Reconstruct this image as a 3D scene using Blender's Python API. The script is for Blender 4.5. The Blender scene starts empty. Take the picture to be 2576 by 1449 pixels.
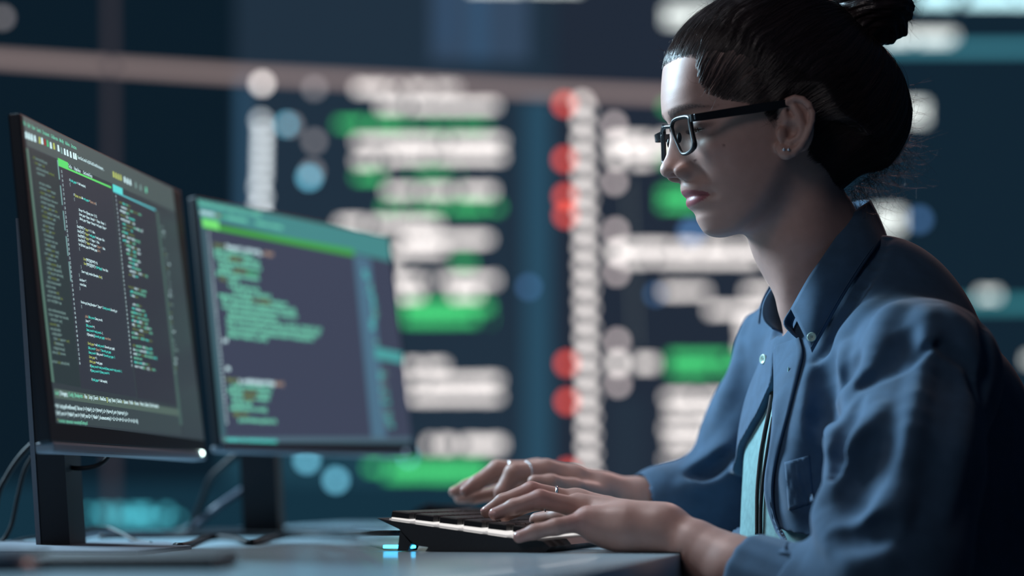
import bpy, bmesh, math, random
import numpy as np
from mathutils import Vector, Matrix

random.seed(7)
rng = np.random.default_rng(11)
SC = bpy.context.scene
COL = SC.collection

# ------------------------------------------------------------------ camera
IMG_W, IMG_H = 2576.0, 1449.0
FPX = 5300.0                       # focal length in image widths of 2576
CAM_Z = 0.797                      # the lens sits 57 mm above the desk top
HORIZON = 1236.0
cam = bpy.data.cameras.new('camera')
cam.sensor_width = 36.0
cam.lens = FPX / IMG_W * 36.0
cam.shift_y = (HORIZON - IMG_H / 2) / IMG_W
cam.clip_start = 0.05
cam.dof.use_dof = True
cam.dof.focus_distance = 2.05
cam.dof.aperture_fstop = 1.72
camo = bpy.data.objects.new('camera', cam)
camo.location = (0, 0, CAM_Z)
camo.rotation_euler = (math.pi / 2, 0, 0)
COL.objects.link(camo)
SC.camera = camo

# ------------------------------------------------------------------ view, world, lamps
SC.view_settings.view_transform = 'Standard'
SC.view_settings.look = 'None'
SC.view_settings.gamma = 1.0
SC.view_settings.exposure = 0.0
world = bpy.data.worlds.new('world')
SC.world = world
world.use_nodes = True
world.node_tree.nodes['Background'].inputs[0].default_value = (0.012, 0.024, 0.045, 1)
world.node_tree.nodes['Background'].inputs[1].default_value = 0.55


def area_lamp(name, loc, target, size, power, color, sy=None):
    d = bpy.data.lights.new(name, 'AREA')
    d.energy = power
    d.color = color
    d.size = size
    if sy:
        d.shape = 'RECTANGLE'
        d.size_y = sy
    o = bpy.data.objects.new(name, d)
    o.location = loc
    v = Vector(target) - Vector(loc)
    o.rotation_euler = v.to_track_quat('-Z', 'Y').to_euler()
    COL.objects.link(o)
    return o


# cool key light added behind the screens, fill added lens-side, warm lamp behind her
area_lamp('front_key_light', (-1.45, 3.0, 1.95), (0.15, 2.1, 0.95), 0.75, 128.0, (0.56, 0.82, 1.0))
area_lamp('side_fill_light', (-1.2, 0.2, 2.3), (0.2, 2.0, 0.95), 0.8, 7.4, (1.0, 0.90, 0.91))
area_lamp('ceiling_lamp_back', (0.95, 4.3, 2.3), (0.4, 2.1, 1.1), 0.5, 10.0, (1.0, 0.62, 0.58))
# narrow unseen spot added to brighten the hands and keyboard
_sp = bpy.data.lights.new('hand_fill_spot', 'SPOT')
_sp.energy = 42.0
_sp.color = (1.0, 0.90, 0.92)
_sp.spot_size = math.radians(34)
_sp.spot_blend = 0.9
_sp.shadow_soft_size = 0.09
_so = bpy.data.objects.new('hand_fill_spot', _sp)
_so.location = (-0.45, 2.15, 2.4)
_so.rotation_euler = (Vector((-0.02, 2.02, 0.78)) - _so.location).to_track_quat('-Z', 'Y').to_euler()
COL.objects.link(_so)

# ------------------------------------------------------------------ pixel -> place helpers
CAM = np.array([0.0, 0.0, CAM_Z])


def ray(px, py):
    return np.array([(px - IMG_W / 2) / FPX, 1.0, (HORIZON - py) / FPX])


def P(px, py, d):
    return CAM + ray(px, py) * d


def on_plane(px, py, p0, n):
    r = ray(px, py)
    t = np.dot(np.asarray(p0) - CAM, n) / np.dot(r, n)
    return CAM + r * t


def unit(v):
    v = np.asarray(v, float)
    return v / np.linalg.norm(v)


# ------------------------------------------------------------------ materials
def mat(name, color, rough=0.5, metal=0.0, spec=0.5, emit=None, estr=1.0, noise=None, bump=None,
        sss=0.0, attr=None, coat=0.0, trans=0.0, ior=1.45):
    m = bpy.data.materials.new(name)
    m.use_nodes = True
    nt = m.node_tree
    b = nt.nodes['Principled BSDF']
    b.inputs['Base Color'].default_value = (*color, 1)
    b.inputs['Roughness'].default_value = rough
    b.inputs['Metallic'].default_value = metal
    b.inputs['Specular IOR Level'].default_value = spec
    b.inputs['Coat Weight'].default_value = coat
    b.inputs['Transmission Weight'].default_value = trans
    b.inputs['IOR'].default_value = ior
    if sss:
        b.inputs['Subsurface Weight'].default_value = sss
        b.inputs['Subsurface Radius'].default_value = (1.0, 0.35, 0.2)
        b.inputs['Subsurface Scale'].default_value = 0.006
    if emit:
        b.inputs['Emission Color'].default_value = (*emit, 1)
        b.inputs['Emission Strength'].default_value = estr
    tc = nt.nodes.new('ShaderNodeTexCoord')
    src = None
    if attr:
        a = nt.nodes.new('ShaderNodeAttribute')
        a.attribute_name = attr
        src = a.outputs['Color']
    if noise:
        scale, amt = noise
        n = nt.nodes.new('ShaderNodeTexNoise')
        n.inputs['Scale'].default_value = scale
        n.inputs['Detail'].default_value = 4
        nt.links.new(tc.outputs['Object'], n.inputs['Vector'])
        mr = nt.nodes.new('ShaderNodeMapRange')
        mr.inputs['From Min'].default_value = 0.3
        mr.inputs['From Max'].default_value = 0.7
        mr.inputs['To Min'].default_value = 1 - amt
        mr.inputs['To Max'].default_value = 1 + amt
        nt.links.new(n.outputs['Fac'], mr.inputs['Value'])
        mx = nt.nodes.new('ShaderNodeMix')
        mx.data_type = 'RGBA'
        mx.blend_type = 'MULTIPLY'
        mx.inputs['Factor'].default_value = 1
        if src is not None:
            nt.links.new(src, mx.inputs['A'])
        else:
            mx.inputs['A'].default_value = (*color, 1)
        nt.links.new(mr.outputs['Result'], mx.inputs['B'])
        src = mx.outputs['Result']
    if src is not None:
        nt.links.new(src, b.inputs['Base Color'])
    if bump:
        kind, scale, strength, dist = bump
        if kind == 'noise':
            t = nt.nodes.new('ShaderNodeTexNoise')
            t.inputs['Detail'].default_value = 3
        else:
            t = nt.nodes.new('ShaderNodeTexVoronoi')
        t.inputs['Scale'].default_value = scale
        nt.links.new(tc.outputs['Object'], t.inputs['Vector'])
        bn = nt.nodes.new('ShaderNodeBump')
        bn.inputs['Strength'].default_value = strength
        bn.inputs['Distance'].default_value = dist
        nt.links.new(t.outputs[0], bn.inputs['Height'])
        nt.links.new(bn.outputs['Normal'], b.inputs['Normal'])
    return m


def glow(name, color, strength, gloss=None):
    """something that gives off light; gloss adds a screen-like clear surface"""
    return mat(name, (0.01, 0.012, 0.016), rough=gloss if gloss else 0.6, spec=0.4 if gloss else 0.0,
               emit=color, estr=strength)


# ------------------------------------------------------------------ objects
def tag(o, label=None, cat=None, group=None, kind=None):
    if label:
        o['label'] = label
    if cat:
        o['category'] = cat
    if group:
        o['group'] = group
    if kind:
        o['kind'] = kind
    return o


def put_parent(o, parent):
    o.parent = parent
    o.matrix_parent_inverse = Matrix.Translation(-parent.location)


def empty(name, loc=(0, 0, 0)):
    o = bpy.data.objects.new(name, None)
    o.empty_display_size = 0.02
    o.location = tuple(loc)
    COL.objects.link(o)
    return o


def mesh_obj(name, verts, faces, m=None, parent=None, smooth=False, mats=None, fmat=None):
    me = bpy.data.meshes.new(name)
    verts = np.asarray(verts, dtype=np.float64)
    if isinstance(faces, np.ndarray):
        faces = faces.tolist()
    me.from_pydata(verts.tolist(), [], faces)
    for mm in (mats or ([m] if m else [])):
        me.materials.append(mm)
    if fmat is not None:
        me.polygons.foreach_set('material_index', np.asarray(fmat, dtype=np.int32))
    if smooth:
        me.polygons.foreach_set('use_smooth', np.ones(len(me.polygons), dtype=bool))
    me.update()
    o = bpy.data.objects.new(name, me)
    COL.objects.link(o)
    if parent is not None:
        put_parent(o, parent)
    return o


class MB:
    """collects simple shapes into one mesh"""

    def __init__(self):
        self.v, self.f, self.m = [], [], []

    def add(self, verts, faces, mi=0):
        n = len(self.v)
        self.v += [tuple(float(c) for c in p) for p in verts]
        self.f += [tuple(i + n for i in f) for f in faces]
        self.m += [mi] * len(faces)

    def box(self, c, s, R=None, mi=0, bevel=0.0):
        """c centre, s full sizes, R 3x3 rows = local axes in world"""
        R = np.eye(3) if R is None else np.asarray(R)
        hx, hy, hz = [x / 2 for x in s]
        if bevel <= 0:
            co = [(x, y, z) for x in (-hx, hx) for y in (-hy, hy) for z in (-hz, hz)]
            fs = [(0, 1, 3, 2), (4, 6, 7, 5), (0, 4, 5, 1), (2, 3, 7, 6), (0, 2, 6, 4), (1, 5, 7, 3)]
            self.add([np.asarray(c) + np.array(p) @ R for p in co], fs, mi)
            return
        bm = bmesh.new()
        bmesh.ops.create_cube(bm, size=1)
        for v in bm.verts:
            v.co = Vector((v.co.x * s[0], v.co.y * s[1], v.co.z * s[2]))
        bmesh.ops.bevel(bm, geom=bm.edges[:], offset=bevel, segments=2, affect='EDGES', profile=0.6)
        bm.verts.index_update()
        self.add([np.asarray(c) + np.array(v.co) @ R for v in bm.verts],
                 [tuple(v.index for v in f.verts) for f in bm.faces], mi)
        bm.free()

    def quad(self, a, b, c, d, mi=0):
        self.add([a, b, c, d], [(0, 1, 2, 3)], mi)

    def prism(self, poly, vec, mi=0):
        """closed polygon (3-D points) pushed along vec"""
        n = len(poly)
        poly = [np.asarray(p, float) for p in poly]
        vec = np.asarray(vec, float)
        vs = poly + [p + vec for p in poly]
        fs = [tuple(range(n)), tuple(range(2 * n - 1, n - 1, -1))]
        fs += [(i, i + n, (i + 1) % n + n, (i + 1) % n) for i in range(n)]
        self.add(vs, fs, mi)

    def tube(self, pts, r, seg=8, mi=0, closed=False):
        pts = np.asarray(pts, float)
        n = len(pts)
        rr = np.full(n, r) if np.isscalar(r) else np.asarray(r)
        tan = np.gradient(pts, axis=0)
        if closed:
            tan = np.roll(pts, -1, 0) - np.roll(pts, 1, 0)
        tan /= np.linalg.norm(tan, axis=1)[:, None] + 1e-12
        ref = np.array([0, 0, 1.0]) if abs(tan[0][2]) < 0.9 else np.array([1.0, 0, 0])
        vs = []
        u = np.cross(tan[0], ref)
        u /= np.linalg.norm(u)
        for i in range(n):
            u = u - tan[i] * np.dot(u, tan[i])
            u /= np.linalg.norm(u) + 1e-12
            w = np.cross(tan[i], u)
            for k in range(seg):
                a = 2 * math.pi * k / seg
                vs.append(pts[i] + rr[i] * (math.cos(a) * u + math.sin(a) * w))
        fs = []
        last = n if closed else n - 1
        for i in range(last):
            j = (i + 1) % n
            for k in range(seg):
                k2 = (k + 1) % seg
                fs.append((i * seg + k, i * seg + k2, j * seg + k2, j * seg + k))
        if not closed:
            fs.append(tuple(range(seg - 1, -1, -1)))
            fs.append(tuple((n - 1) * seg + k for k in range(seg)))
        self.add(vs, fs, mi)

    def ball(self, c, r, seg=16, rings=10, mi=0, R=None, s=(1, 1, 1)):
        R = np.eye(3) if R is None else np.asarray(R)
        vs, fs = [], []
        for i in range(rings + 1):
            th = math.pi * i / rings
            for k in range(seg):
                a = 2 * math.pi * k / seg
                p = np.array([math.sin(th) * math.cos(a) * s[0], math.sin(th) * math.sin(a) * s[1], math.cos(th) * s[2]]) * r
                vs.append(np.asarray(c) + p @ R)
        for i in range(rings):
            for k in range(seg):
                k2 = (k + 1) % seg
                fs.append((i * seg + k, (i + 1) * seg + k, (i + 1) * seg + k2, i * seg + k2))
        self.add(vs, fs, mi)

    def build(self, name, m, parent=None, smooth=False):
        ms = m if isinstance(m, (list, tuple)) else [m]
        return mesh_obj(name, self.v, self.f, None, parent, smooth, mats=ms, fmat=self.m)


def spline(pts, n=40):
    """smooth curve through points (Catmull-Rom)"""
    p = np.asarray(pts, float)
    p = np.vstack([2 * p[0] - p[1], p, 2 * p[-1] - p[-2]])
    out = []
    segs = len(p) - 3
    for i in range(segs):
        p0, p1, p2, p3 = p[i:i + 4]
        m = max(2, n // segs)
        for t in np.linspace(0, 1, m, endpoint=False):
            out.append(0.5 * ((2 * p1) + (-p0 + p2) * t + (2 * p0 - 5 * p1 + 4 * p2 - p3) * t ** 2
                              + (-p0 + 3 * p1 - 3 * p2 + p3) * t ** 3))
    out.append(p[-2])
    return np.array(out)


# ------------------------------------------------------------------ implicit sculpting
def smin(a, b, k):
    if k <= 0:
        return np.minimum(a, b)
    h = np.clip(0.5 + 0.5 * (b - a) / k, 0, 1)
    return b + (a - b) * h - k * h * (1 - h)


def smax(a, b, k):
    return -smin(-a, -b, k)


class Prim:
    """a shape with a bounding ball"""

    def __init__(self, fn, c, r):
        self.fn, self.c, self.r = fn, np.asarray(c, float), r


def cap(a, b, ra, rb=None):
    a, b = np.asarray(a, float), np.asarray(b, float)
    rb = ra if rb is None else rb
    ba = b - a
    L2 = float(np.dot(ba, ba)) + 1e-12

    def fn(p):
        t = np.clip(((p - a) @ ba) / L2, 0, 1)
        q = p - a - t[:, None] * ba
        return np.sqrt((q * q).sum(1)) - (ra + (rb - ra) * t)
    return Prim(fn, (a + b) / 2, math.sqrt(L2) / 2 + max(ra, rb))


def ell(c, r, R=None):
    c = np.asarray(c, float)
    r = np.asarray(r, float)
    R = np.eye(3) if R is None else np.asarray(R)       # rows are the axes

    def fn(p):
        q = (p - c) @ R.T
        k0 = np.sqrt(((q / r) ** 2).sum(1)) + 1e-9
        k1 = np.sqrt(((q / (r * r)) ** 2).sum(1)) + 1e-9
        return k0 * (k0 - 1) / k1
    return Prim(fn, c, float(r.max()))


def chain(pts, radii, k=0.004):
    """a tapering limb through points"""
    caps = [cap(pts[i], pts[i + 1], radii[i], radii[i + 1]) for i in range(len(pts) - 1)]

    def fn(p):
        d = caps[0].fn(p)
        for c in caps[1:]:
            d = smin(d, c.fn(p), k)
        return d
    pts = np.asarray(pts, float)
    c = pts.mean(0)
    return Prim(fn, c, float(np.linalg.norm(pts - c, axis=1).max() + max(radii)))


class Sculpt:
    def __init__(self):
        self.ops = []

    def u(self, prim, k=0.01):
        self.ops.append(('u', prim, k))
        return self

    def s(self, prim, k=0.005):
        self.ops.append(('s', prim, k))
        return self

    def group(self, other, k):
        cs = np.array([q[1].c for q in other.ops])
        c = cs.mean(0)
        r = max(np.linalg.norm(q[1].c - c) + q[1].r for q in other.ops)
        self.ops.append(('u', Prim(lambda p, o=other: o.value(p), c, r), k))
        return self

    def value(self, p):
        d = np.full(len(p), 0.3)
        c = (p.max(0) + p.min(0)) / 2
        br = np.linalg.norm(p.max(0) - p.min(0)) / 2
        for op, pr, k in self.ops:
            gap = np.linalg.norm(pr.c - c) - pr.r - br
            if gap > k + 0.03:
                if op == 'u' and gap < 0.3:
                    d = np.minimum(d, gap)
                continue
            if op == 'u':
                d = smin(d, pr.fn(p), k)
            elif op == 's':
                d = smax(d, -pr.fn(p), k)
        return d


def polygonize(value, lo, hi, vox, B=32, margin=0.9):
    """surface nets over the blocks the surface passes through"""
    lo = np.asarray(lo, float)
    hi = np.asarray(hi, float)
    nb = np.ceil((hi - lo) / (vox * B)).astype(int)
    N = nb * B + 4
    g = np.arange(B + 1)
    GX, GY, GZ = np.meshgrid(g, g, g, indexing='ij')
    grid = np.stack([GX, GY, GZ], -1).reshape(-1, 3) * vox
    cs = np.linspace(0, B, 5)
    CX = np.stack(np.meshgrid(cs, cs, cs, indexing='ij'), -1).reshape(-1, 3) * vox
    sp = B / 4 * vox
    vid, vco, quads = [], [], []
    sx, sy, sz = (N[1] + 2) * (N[2] + 2), (N[2] + 2), 1

    def gid(i, j, k):
        return (i + 1) * sx + (j + 1) * sy + (k + 1)
    for bi in range(nb[0]):
        for bj in range(nb[1]):
            for bk in range(nb[2]):
                o = lo + np.array([bi, bj, bk]) * B * vox
                v = value(o + CX)
                if v.min() > 0 and np.abs(v).min() > sp * margin:
                    continue
                if v.max() < 0 and np.abs(v).min() > sp * margin:
                    continue
                F = value(o + grid).reshape(B + 1, B + 1, B + 1)
                S = F < 0
                if S.all() or not S.any():
                    continue
                cnt = np.zeros((B, B, B), int)
                for a in (0, 1):
                    for b in (0, 1):
                        for c in (0, 1):
                            cnt += S[a:B + a, b:B + b, c:B + c]
                ci = np.argwhere((cnt > 0) & (cnt < 8))
                acc = np.zeros((len(ci), 3))
                num = np.zeros(len(ci))
                corners = [(a, b, c) for a in (0, 1) for b in (0, 1) for c in (0, 1)]
                for a in corners:
                    for ax in range(3):
                        if a[ax]:
                            continue
                        b = list(a)
                        b[ax] = 1
                        fa = F[ci[:, 0] + a[0], ci[:, 1] + a[1], ci[:, 2] + a[2]]
                        fb = F[ci[:, 0] + b[0], ci[:, 1] + b[1], ci[:, 2] + b[2]]
                        cr = (fa < 0) != (fb < 0)
                        t = np.where(cr, fa / np.where(cr, fa - fb, 1), 0)
                        pt = np.tile(np.array(a, float), (len(ci), 1))
                        pt[:, ax] += t
                        acc += np.where(cr[:, None], pt, 0)
                        num += cr
                base = np.array([bi, bj, bk]) * B
                vco.append(o + (ci + acc / num[:, None]) * vox)
                G = ci + base
                vid.append(gid(G[:, 0], G[:, 1], G[:, 2]))
                for ax in range(3):
                    a1, a2 = (ax + 1) % 3, (ax + 2) % 3
                    s0 = [slice(0, B)] * 3
                    s1 = [slice(0, B)] * 3
                    s1[ax] = slice(1, B + 1)
                    e0, e1 = S[tuple(s0)], S[tuple(s1)]
                    ed = np.argwhere(e0 != e1)
                    if not len(ed):
                        continue
                    flip = e0[ed[:, 0], ed[:, 1], ed[:, 2]]
                    E = ed + base
                    d1 = np.zeros(3, int)
                    d1[a1] = 1
                    d2 = np.zeros(3, int)
                    d2[a2] = 1
                    q = [E - d1 - d2, E - d2, E, E - d1]
                    q = np.stack([gid(x[:, 0], x[:, 1], x[:, 2]) for x in q], 1)
                    q[~flip] = q[~flip][:, ::-1]
                    quads.append(q)
    vid = np.concatenate(vid)
    vco = np.concatenate(vco)
    quads = np.concatenate(quads)
    order = np.argsort(vid)
    sid = vid[order]
    pos = np.clip(np.searchsorted(sid, quads), 0, len(sid) - 1)
    ok = (sid[pos] == quads).all(1)
    return vco, order[pos[ok]]


def sculpt_obj(name, value, lo, hi, vox, m, parent=None, colors=None):
    v, q = polygonize(value, lo, hi, vox)
    o = mesh_obj(name, v, q, m, parent, True)
    if colors is not None:
        c = colors(v)
        ca = o.data.color_attributes.new('col', 'FLOAT_COLOR', 'POINT')
        ca.data.foreach_set('color', np.concatenate([c, np.ones((len(c), 1))], 1).astype(np.float32).ravel())
    return o


def march(value, px, py, d0, d1, n=400):
    """first point where the view line through a pixel meets a sculpted body"""
    t = np.linspace(d0, d1, n)
    p = CAM + ray(px, py)[None, :] * t[:, None]
    v = value(p)
    h = np.argmax(v < 0)
    if v[h] >= 0:
        h = int(np.argmin(v))
    return p[h]

# ------------------------------------------------------------------ room shell
M_WALL = mat('dark_wall', (0.010, 0.022, 0.038), rough=0.8, noise=(3, 0.15))
M_FLOOR = mat('dark_floor', (0.02, 0.032, 0.045), rough=0.45, noise=(5, 0.2))
b = MB()
b.box((0.2, 2.4, -0.05), (8.6, 10.4, 0.1))
tag(b.build('floor', M_FLOOR), kind='structure')
WALL_DIR = unit(np.array([1.746, 0.5, 0]))            # the video wall runs slightly away to the right
WALL_N = np.array([WALL_DIR[1], -WALL_DIR[0], 0.0])    # towards the lens
WALL_P = np.array([-1.336, 5.5, 0.0])


def wpt(px, py, off=0.0):
    return on_plane(px, py, WALL_P + WALL_N * off, WALL_N)


b = MB()
R = np.stack([WALL_DIR, -WALL_N, [0, 0, 1.0]])
b.box(WALL_P + WALL_DIR * 1.4 - WALL_N * 0.16 + np.array([0, 0, 1.4]), (7.6, 0.1, 2.8), R)
tag(b.build('wall_back', M_WALL), kind='structure')

# ------------------------------------------------------------------ video wall
VW = empty('video_wall', WALL_P + np.array([0, 0, 0.0]))
tag(VW, 'huge out-of-focus video wall full of white and green code rows', 'screen')
M_VW_CASE = mat('video_wall_case', (0.01, 0.015, 0.02), rough=0.5)


def wall_poly(x0, y0, x1, y1, off):
    return [wpt(x0, y1, off), wpt(x1, y1, off), wpt(x1, y0, off), wpt(x0, y0, off)]


b = MB()
b.prism(wall_poly(-420, -320, 2900, 1420, -0.002), -WALL_N * 0.07)
b.build('casing', M_VW_CASE, VW)


def pane(name, x0, y0, x1, y1, col, st=1.0, off=0.0):
    b = MB()
    q = wall_poly(x0, y0, x1, y1, off)
    b.prism(q, -WALL_N * 0.003)
    return b.build(name, glow(name, col, st), VW)


pane('display_panel', -380, -300, 590, 1235, (0.0035, 0.0115, 0.0205))
pane('display_panel', 592, -300, 1398, 1235, (0.0150, 0.0300, 0.0500))
pane('display_panel', 1400, -300, 2080, 1235, (0.0155, 0.0235, 0.0400))
pane('display_panel', 2082, -300, 2880, 1235, (0.0055, 0.0170, 0.0300))
pane('status_strip', -380, 1215, 2880, 1410, (0.0070, 0.0300, 0.0500), 1.0, 0.004)
# tinted columns and blocks of the picture on the wall
for (x0, y0, x1, y1, c) in ((600, 205, 628, 620, (0.030, 0.085, 0.15)), (1318, 250, 1388, 1235, (0.022, 0.070, 0.115)),
                            (1085, -60, 1330, 152, (0.036, 0.066, 0.115)), (1105, -60, 1140, 120, (0.03, 0.08, 0.16)), (1180, -60, 1225, 150, (0.035, 0.09, 0.17)),
                            (1535, 1000, 1625, 1235, (0.018, 0.030, 0.048)), (560, 1130, 1000, 1235, (0.012, 0.048, 0.075))):
    pane('tinted_block', x0, y0, x1, y1, c, 1.0, 0.002)


def strip_line(name, pts, h, col, st):
    b = MB()
    for (ax, ay), (bx, by) in zip(pts[:-1], pts[1:]):
        v = np.array([bx - ax, by - ay], float)
        v /= np.linalg.norm(v)
        nx, ny = -v[1] * h / 2, v[0] * h / 2
        b.quad(wpt(ax + nx, ay + ny, 0.006), wpt(bx + nx, by + ny, 0.006), wpt(bx - nx, by - ny, 0.006), wpt(ax - nx, ay - ny, 0.006))
    return b.build(name, glow(name, col, st), VW)


strip_line('header_line', [(-300, 120), (0, 148), (300, 168), (600, 187), (1000, 207), (1300, 224), (1700, 241), (2000, 252)], 24, (0.195, 0.150, 0.146), 1.85)
strip_line('divider_line', [(276, -280), (279, 150), (280, 600), (281, 1330)], 20, (0.045, 0.040, 0.050), 1.1)
strip_line('thin_chart_line', [(1580, 450), (1600, 880)], 5, (0.10, 0.12, 0.12), 1.5)
strip_line('teal_bar', [(2140, 122), (2800, 120)], 22, (0.045, 0.200, 0.260), 1.5)
strip_line('teal_bar', [(2380, 766), (2800, 764)], 26, (0.030, 0.160, 0.190), 1.6)

W_RNG = np.random.default_rng(4)


def glyphs(b, x0, x1, y, h, dens=0.90, slope=0.0, mi=0):
    x = x0
    while x < x1:
        w = W_RNG.uniform(9, 20)
        if W_RNG.uniform() < dens:
            xa, xb = x, min(x + w, x1)
            hh = h * W_RNG.uniform(0.8, 1.05)
            yy = y + slope * (x - x0)
            b.quad(wpt(xa, yy + hh / 2, 0.006), wpt(xb, yy + hh / 2, 0.006), wpt(xb, yy - hh / 2, 0.006), wpt(xa, yy - hh / 2, 0.006), mi)
        x += w + 1.5


WHITE = (1.0, 0.93, 0.90)
GREEN = (0.05, 0.50, 0.15)


def text_block(name, rows, col, st, h=25, dens=0.92):
    b = MB()
    st = st * 1.30
    for r in rows:
        glyphs(b, r[0], r[1], r[2], (r[3] if len(r) > 3 else h) * 0.76, dens)
    return b.build(name, glow(name, col, st), VW)


def block_dots(name, pts, col, st, r=17):
    b = MB()
    st = st * 1.95
    for p in pts:
        x, y = p[0], p[1]
        rr = (p[2] if len(p) > 2 else r) * 0.70
        c = [wpt(x + rr * math.cos(a), y + rr * math.sin(a), 0.006) for a in np.linspace(0, 2 * math.pi, 15)[:-1]]
        b.add(c, [tuple(range(14))])
    return b.build(name, glow(name, col, st), VW)


text_block('white_code_rows', [(894, 1152, 222), (955, 1250, 266), (894, 1266, 356), (985, 1266, 393), (894, 985, 405), (970, 1243, 481),
                               (850, 1106, 562), (1015, 1235, 602), (1000, 1120, 628), (985, 1250, 705), (1005, 1060, 742), (1137, 1205, 740),
                               (1023, 1121, 922), (1030, 1258, 958), (1030, 1258, 998), (1075, 1266, 1118, 34),
                               (830, 1000, 640), (850, 1000, 690)], WHITE, 1.5)
text_block('green_code_rows', [(833, 1000, 312), (1000, 1228, 318, 16), (894, 962, 444), (1015, 1152, 436, 18), (962, 1258, 521), (1144, 1190, 662),
                               (1015, 1235, 772, 30), (1015, 1235, 802, 30), (924, 1228, 1176), (970, 1228, 1196)], GREEN, 1.5)
block_dots('line_number_column', [(657 + W_RNG.uniform(-6, 6), y, 15) for y in range(303, 600, 24)], (0.86, 0.95, 1.0), 1.25)
block_dots('bullet_dots', [(659, 210, 18)], WHITE, 2.0)
block_dots('dim_dots', [(791, 222), (733, 314), (791, 355), (786, 430), (6, 44)], (0.55, 0.52, 0.55), 0.75)
block_dots('cyan_dots', [(722, 313), (778, 446, 19), (772, 1158, 19), (845, 1208, 19), (1027, 1150, 9)], (0.16, 0.52, 0.70), 2.1)
block_dots('red_status_dots', [(1421, 262), (1421, 401), (1423, 494), (1424, 541), (1427, 914), (1428, 1010), (1430, 1186)], (0.80, 0.085, 0.055), 1.75, 20)
block_dots('white_status_column', [(1464 + 14 * (k / 21), 258 + 45.5 * k, 18) for k in range(22)], WHITE, 1.35)
block_dots('white_status_column', [(1480 + 14 * (k / 21), 275 + 45.5 * k, 8) for k in range(22)], WHITE, 1.3)
block_dots('grey_marker_dots', [(1545, 313), (1546, 458), (1549, 580), (1551, 687), (1553, 858), (1555, 967)], (0.72, 0.62, 0.62), 1.7)
block_dots('white_marker_dots', [(1549, 358, 20), (1553, 396, 20), (1552, 634, 22), (1554, 914, 22)], WHITE, 1.5)
text_block('white_code_rows', [(1560, 1720, 352), (1580, 1720, 376), (1555, 1640, 404), (1565, 1980, 622), (1565, 1980, 652), (1668, 1790, 733),
                               (1875, 1960, 733), (1782, 1930, 780), (1600, 1650, 914, 34), (1672, 1900, 1000), (1680, 1900, 1034), (1672, 1900, 1078),
                               (1680, 1850, 1108), (1672, 1730, 1155, 18), (1862, 1900, 820, 60), (1862, 1900, 870, 40)], WHITE, 1.5)
text_block('green_code_rows', [(1655, 1700, 268), (1665, 1760, 404), (1662, 1760, 488), (1662, 1760, 514), (1685, 1900, 900, 26), (1685, 1900, 930, 26)], GREEN, 1.5)
text_block('white_code_rows', [(1672, 1800, 28), (1672, 1800, 52), (1180, 1460, -32), (2236, 2405, 90), (2180, 2400, 104, 12), (2180, 2330, 268, 30), (2180, 2330, 296, 30),
                               (2190, 2270, 540, 30), (2190, 2270, 568, 30), (2462, 2522, 742), (2582, 2760, 905)], (0.88, 0.95, 0.92), 1.35)
text_block('pale_cyan_rows', [(2310, 2700, 2), (2310, 2700, -14)], (0.52, 0.85, 0.92), 1.9)
block_dots('blue_dots', [(2312, 552, 20), (1330, 722, 16), (1650, 740, 14), (1740, 585, 26)], (0.07, 0.17, 0.36), 1.5)
text_block('cyan_footer_text', [(214, 452, 1290, 24), (214, 452, 1306, 16)], (0.10, 0.62, 0.75), 1.35, dens=0.6)

# ------------------------------------------------------------------ desk
DESK_Z = 0.74
D_ALONG = unit(np.array([0.139, 0.56, 0]))             # along her edge of the desk, away from the lens
D_BACK = np.array([-D_ALONG[1], D_ALONG[0], 0.0])      # from her towards the screens
D_EDGE = P(1740, 1388, 1.985)
D_EDGE[2] = DESK_Z
DESK = empty('desk', D_EDGE + D_ALONG * -0.1 + D_BACK * 0.4 - np.array([0, 0, DESK_Z]))
tag(DESK, 'pale grey office desk carrying the screens and the lit keyboard', 'desk')
M_DESK = mat('desk_laminate', (0.36, 0.50, 0.57), rough=0.20, spec=0.5, noise=(220, 0.03), coat=0.1)
M_LEG = mat('desk_leg_metal', (0.05, 0.06, 0.07), rough=0.45)
R_DESK = np.stack([D_BACK, D_ALONG, [0, 0, 1.0]])
b = MB()
L0, L1, DEP = -0.95, 1.42, 0.82
b.box(D_EDGE + D_ALONG * (L0 + L1) / 2 + D_BACK * DEP / 2 - np.array([0, 0, 0.0225]), (DEP, L1 - L0, 0.045), R_DESK, bevel=0.002)
b.build('desktop', M_DESK, DESK)
for t in (L0 + 0.08, L1 - 0.08):
    b = MB()
    b.box(D_EDGE + D_ALONG * t + D_BACK * DEP / 2 - np.array([0, 0, 0.3925]), (DEP - 0.15, 0.05, 0.695), R_DESK, bevel=0.003)
    b.build('leg', M_LEG, DESK)

M_BLACK = mat('black_plastic', (0.007, 0.011, 0.017), rough=0.5, spec=0.35)
M_GREYP = mat('grey_metal', (0.11, 0.13, 0.16), rough=0.45)
M_CHIN = mat('chin_grey', (0.15, 0.175, 0.21), rough=0.6)
M_LED = glow('power_light', (0.75, 1.0, 0.95), 6.0)


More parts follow.
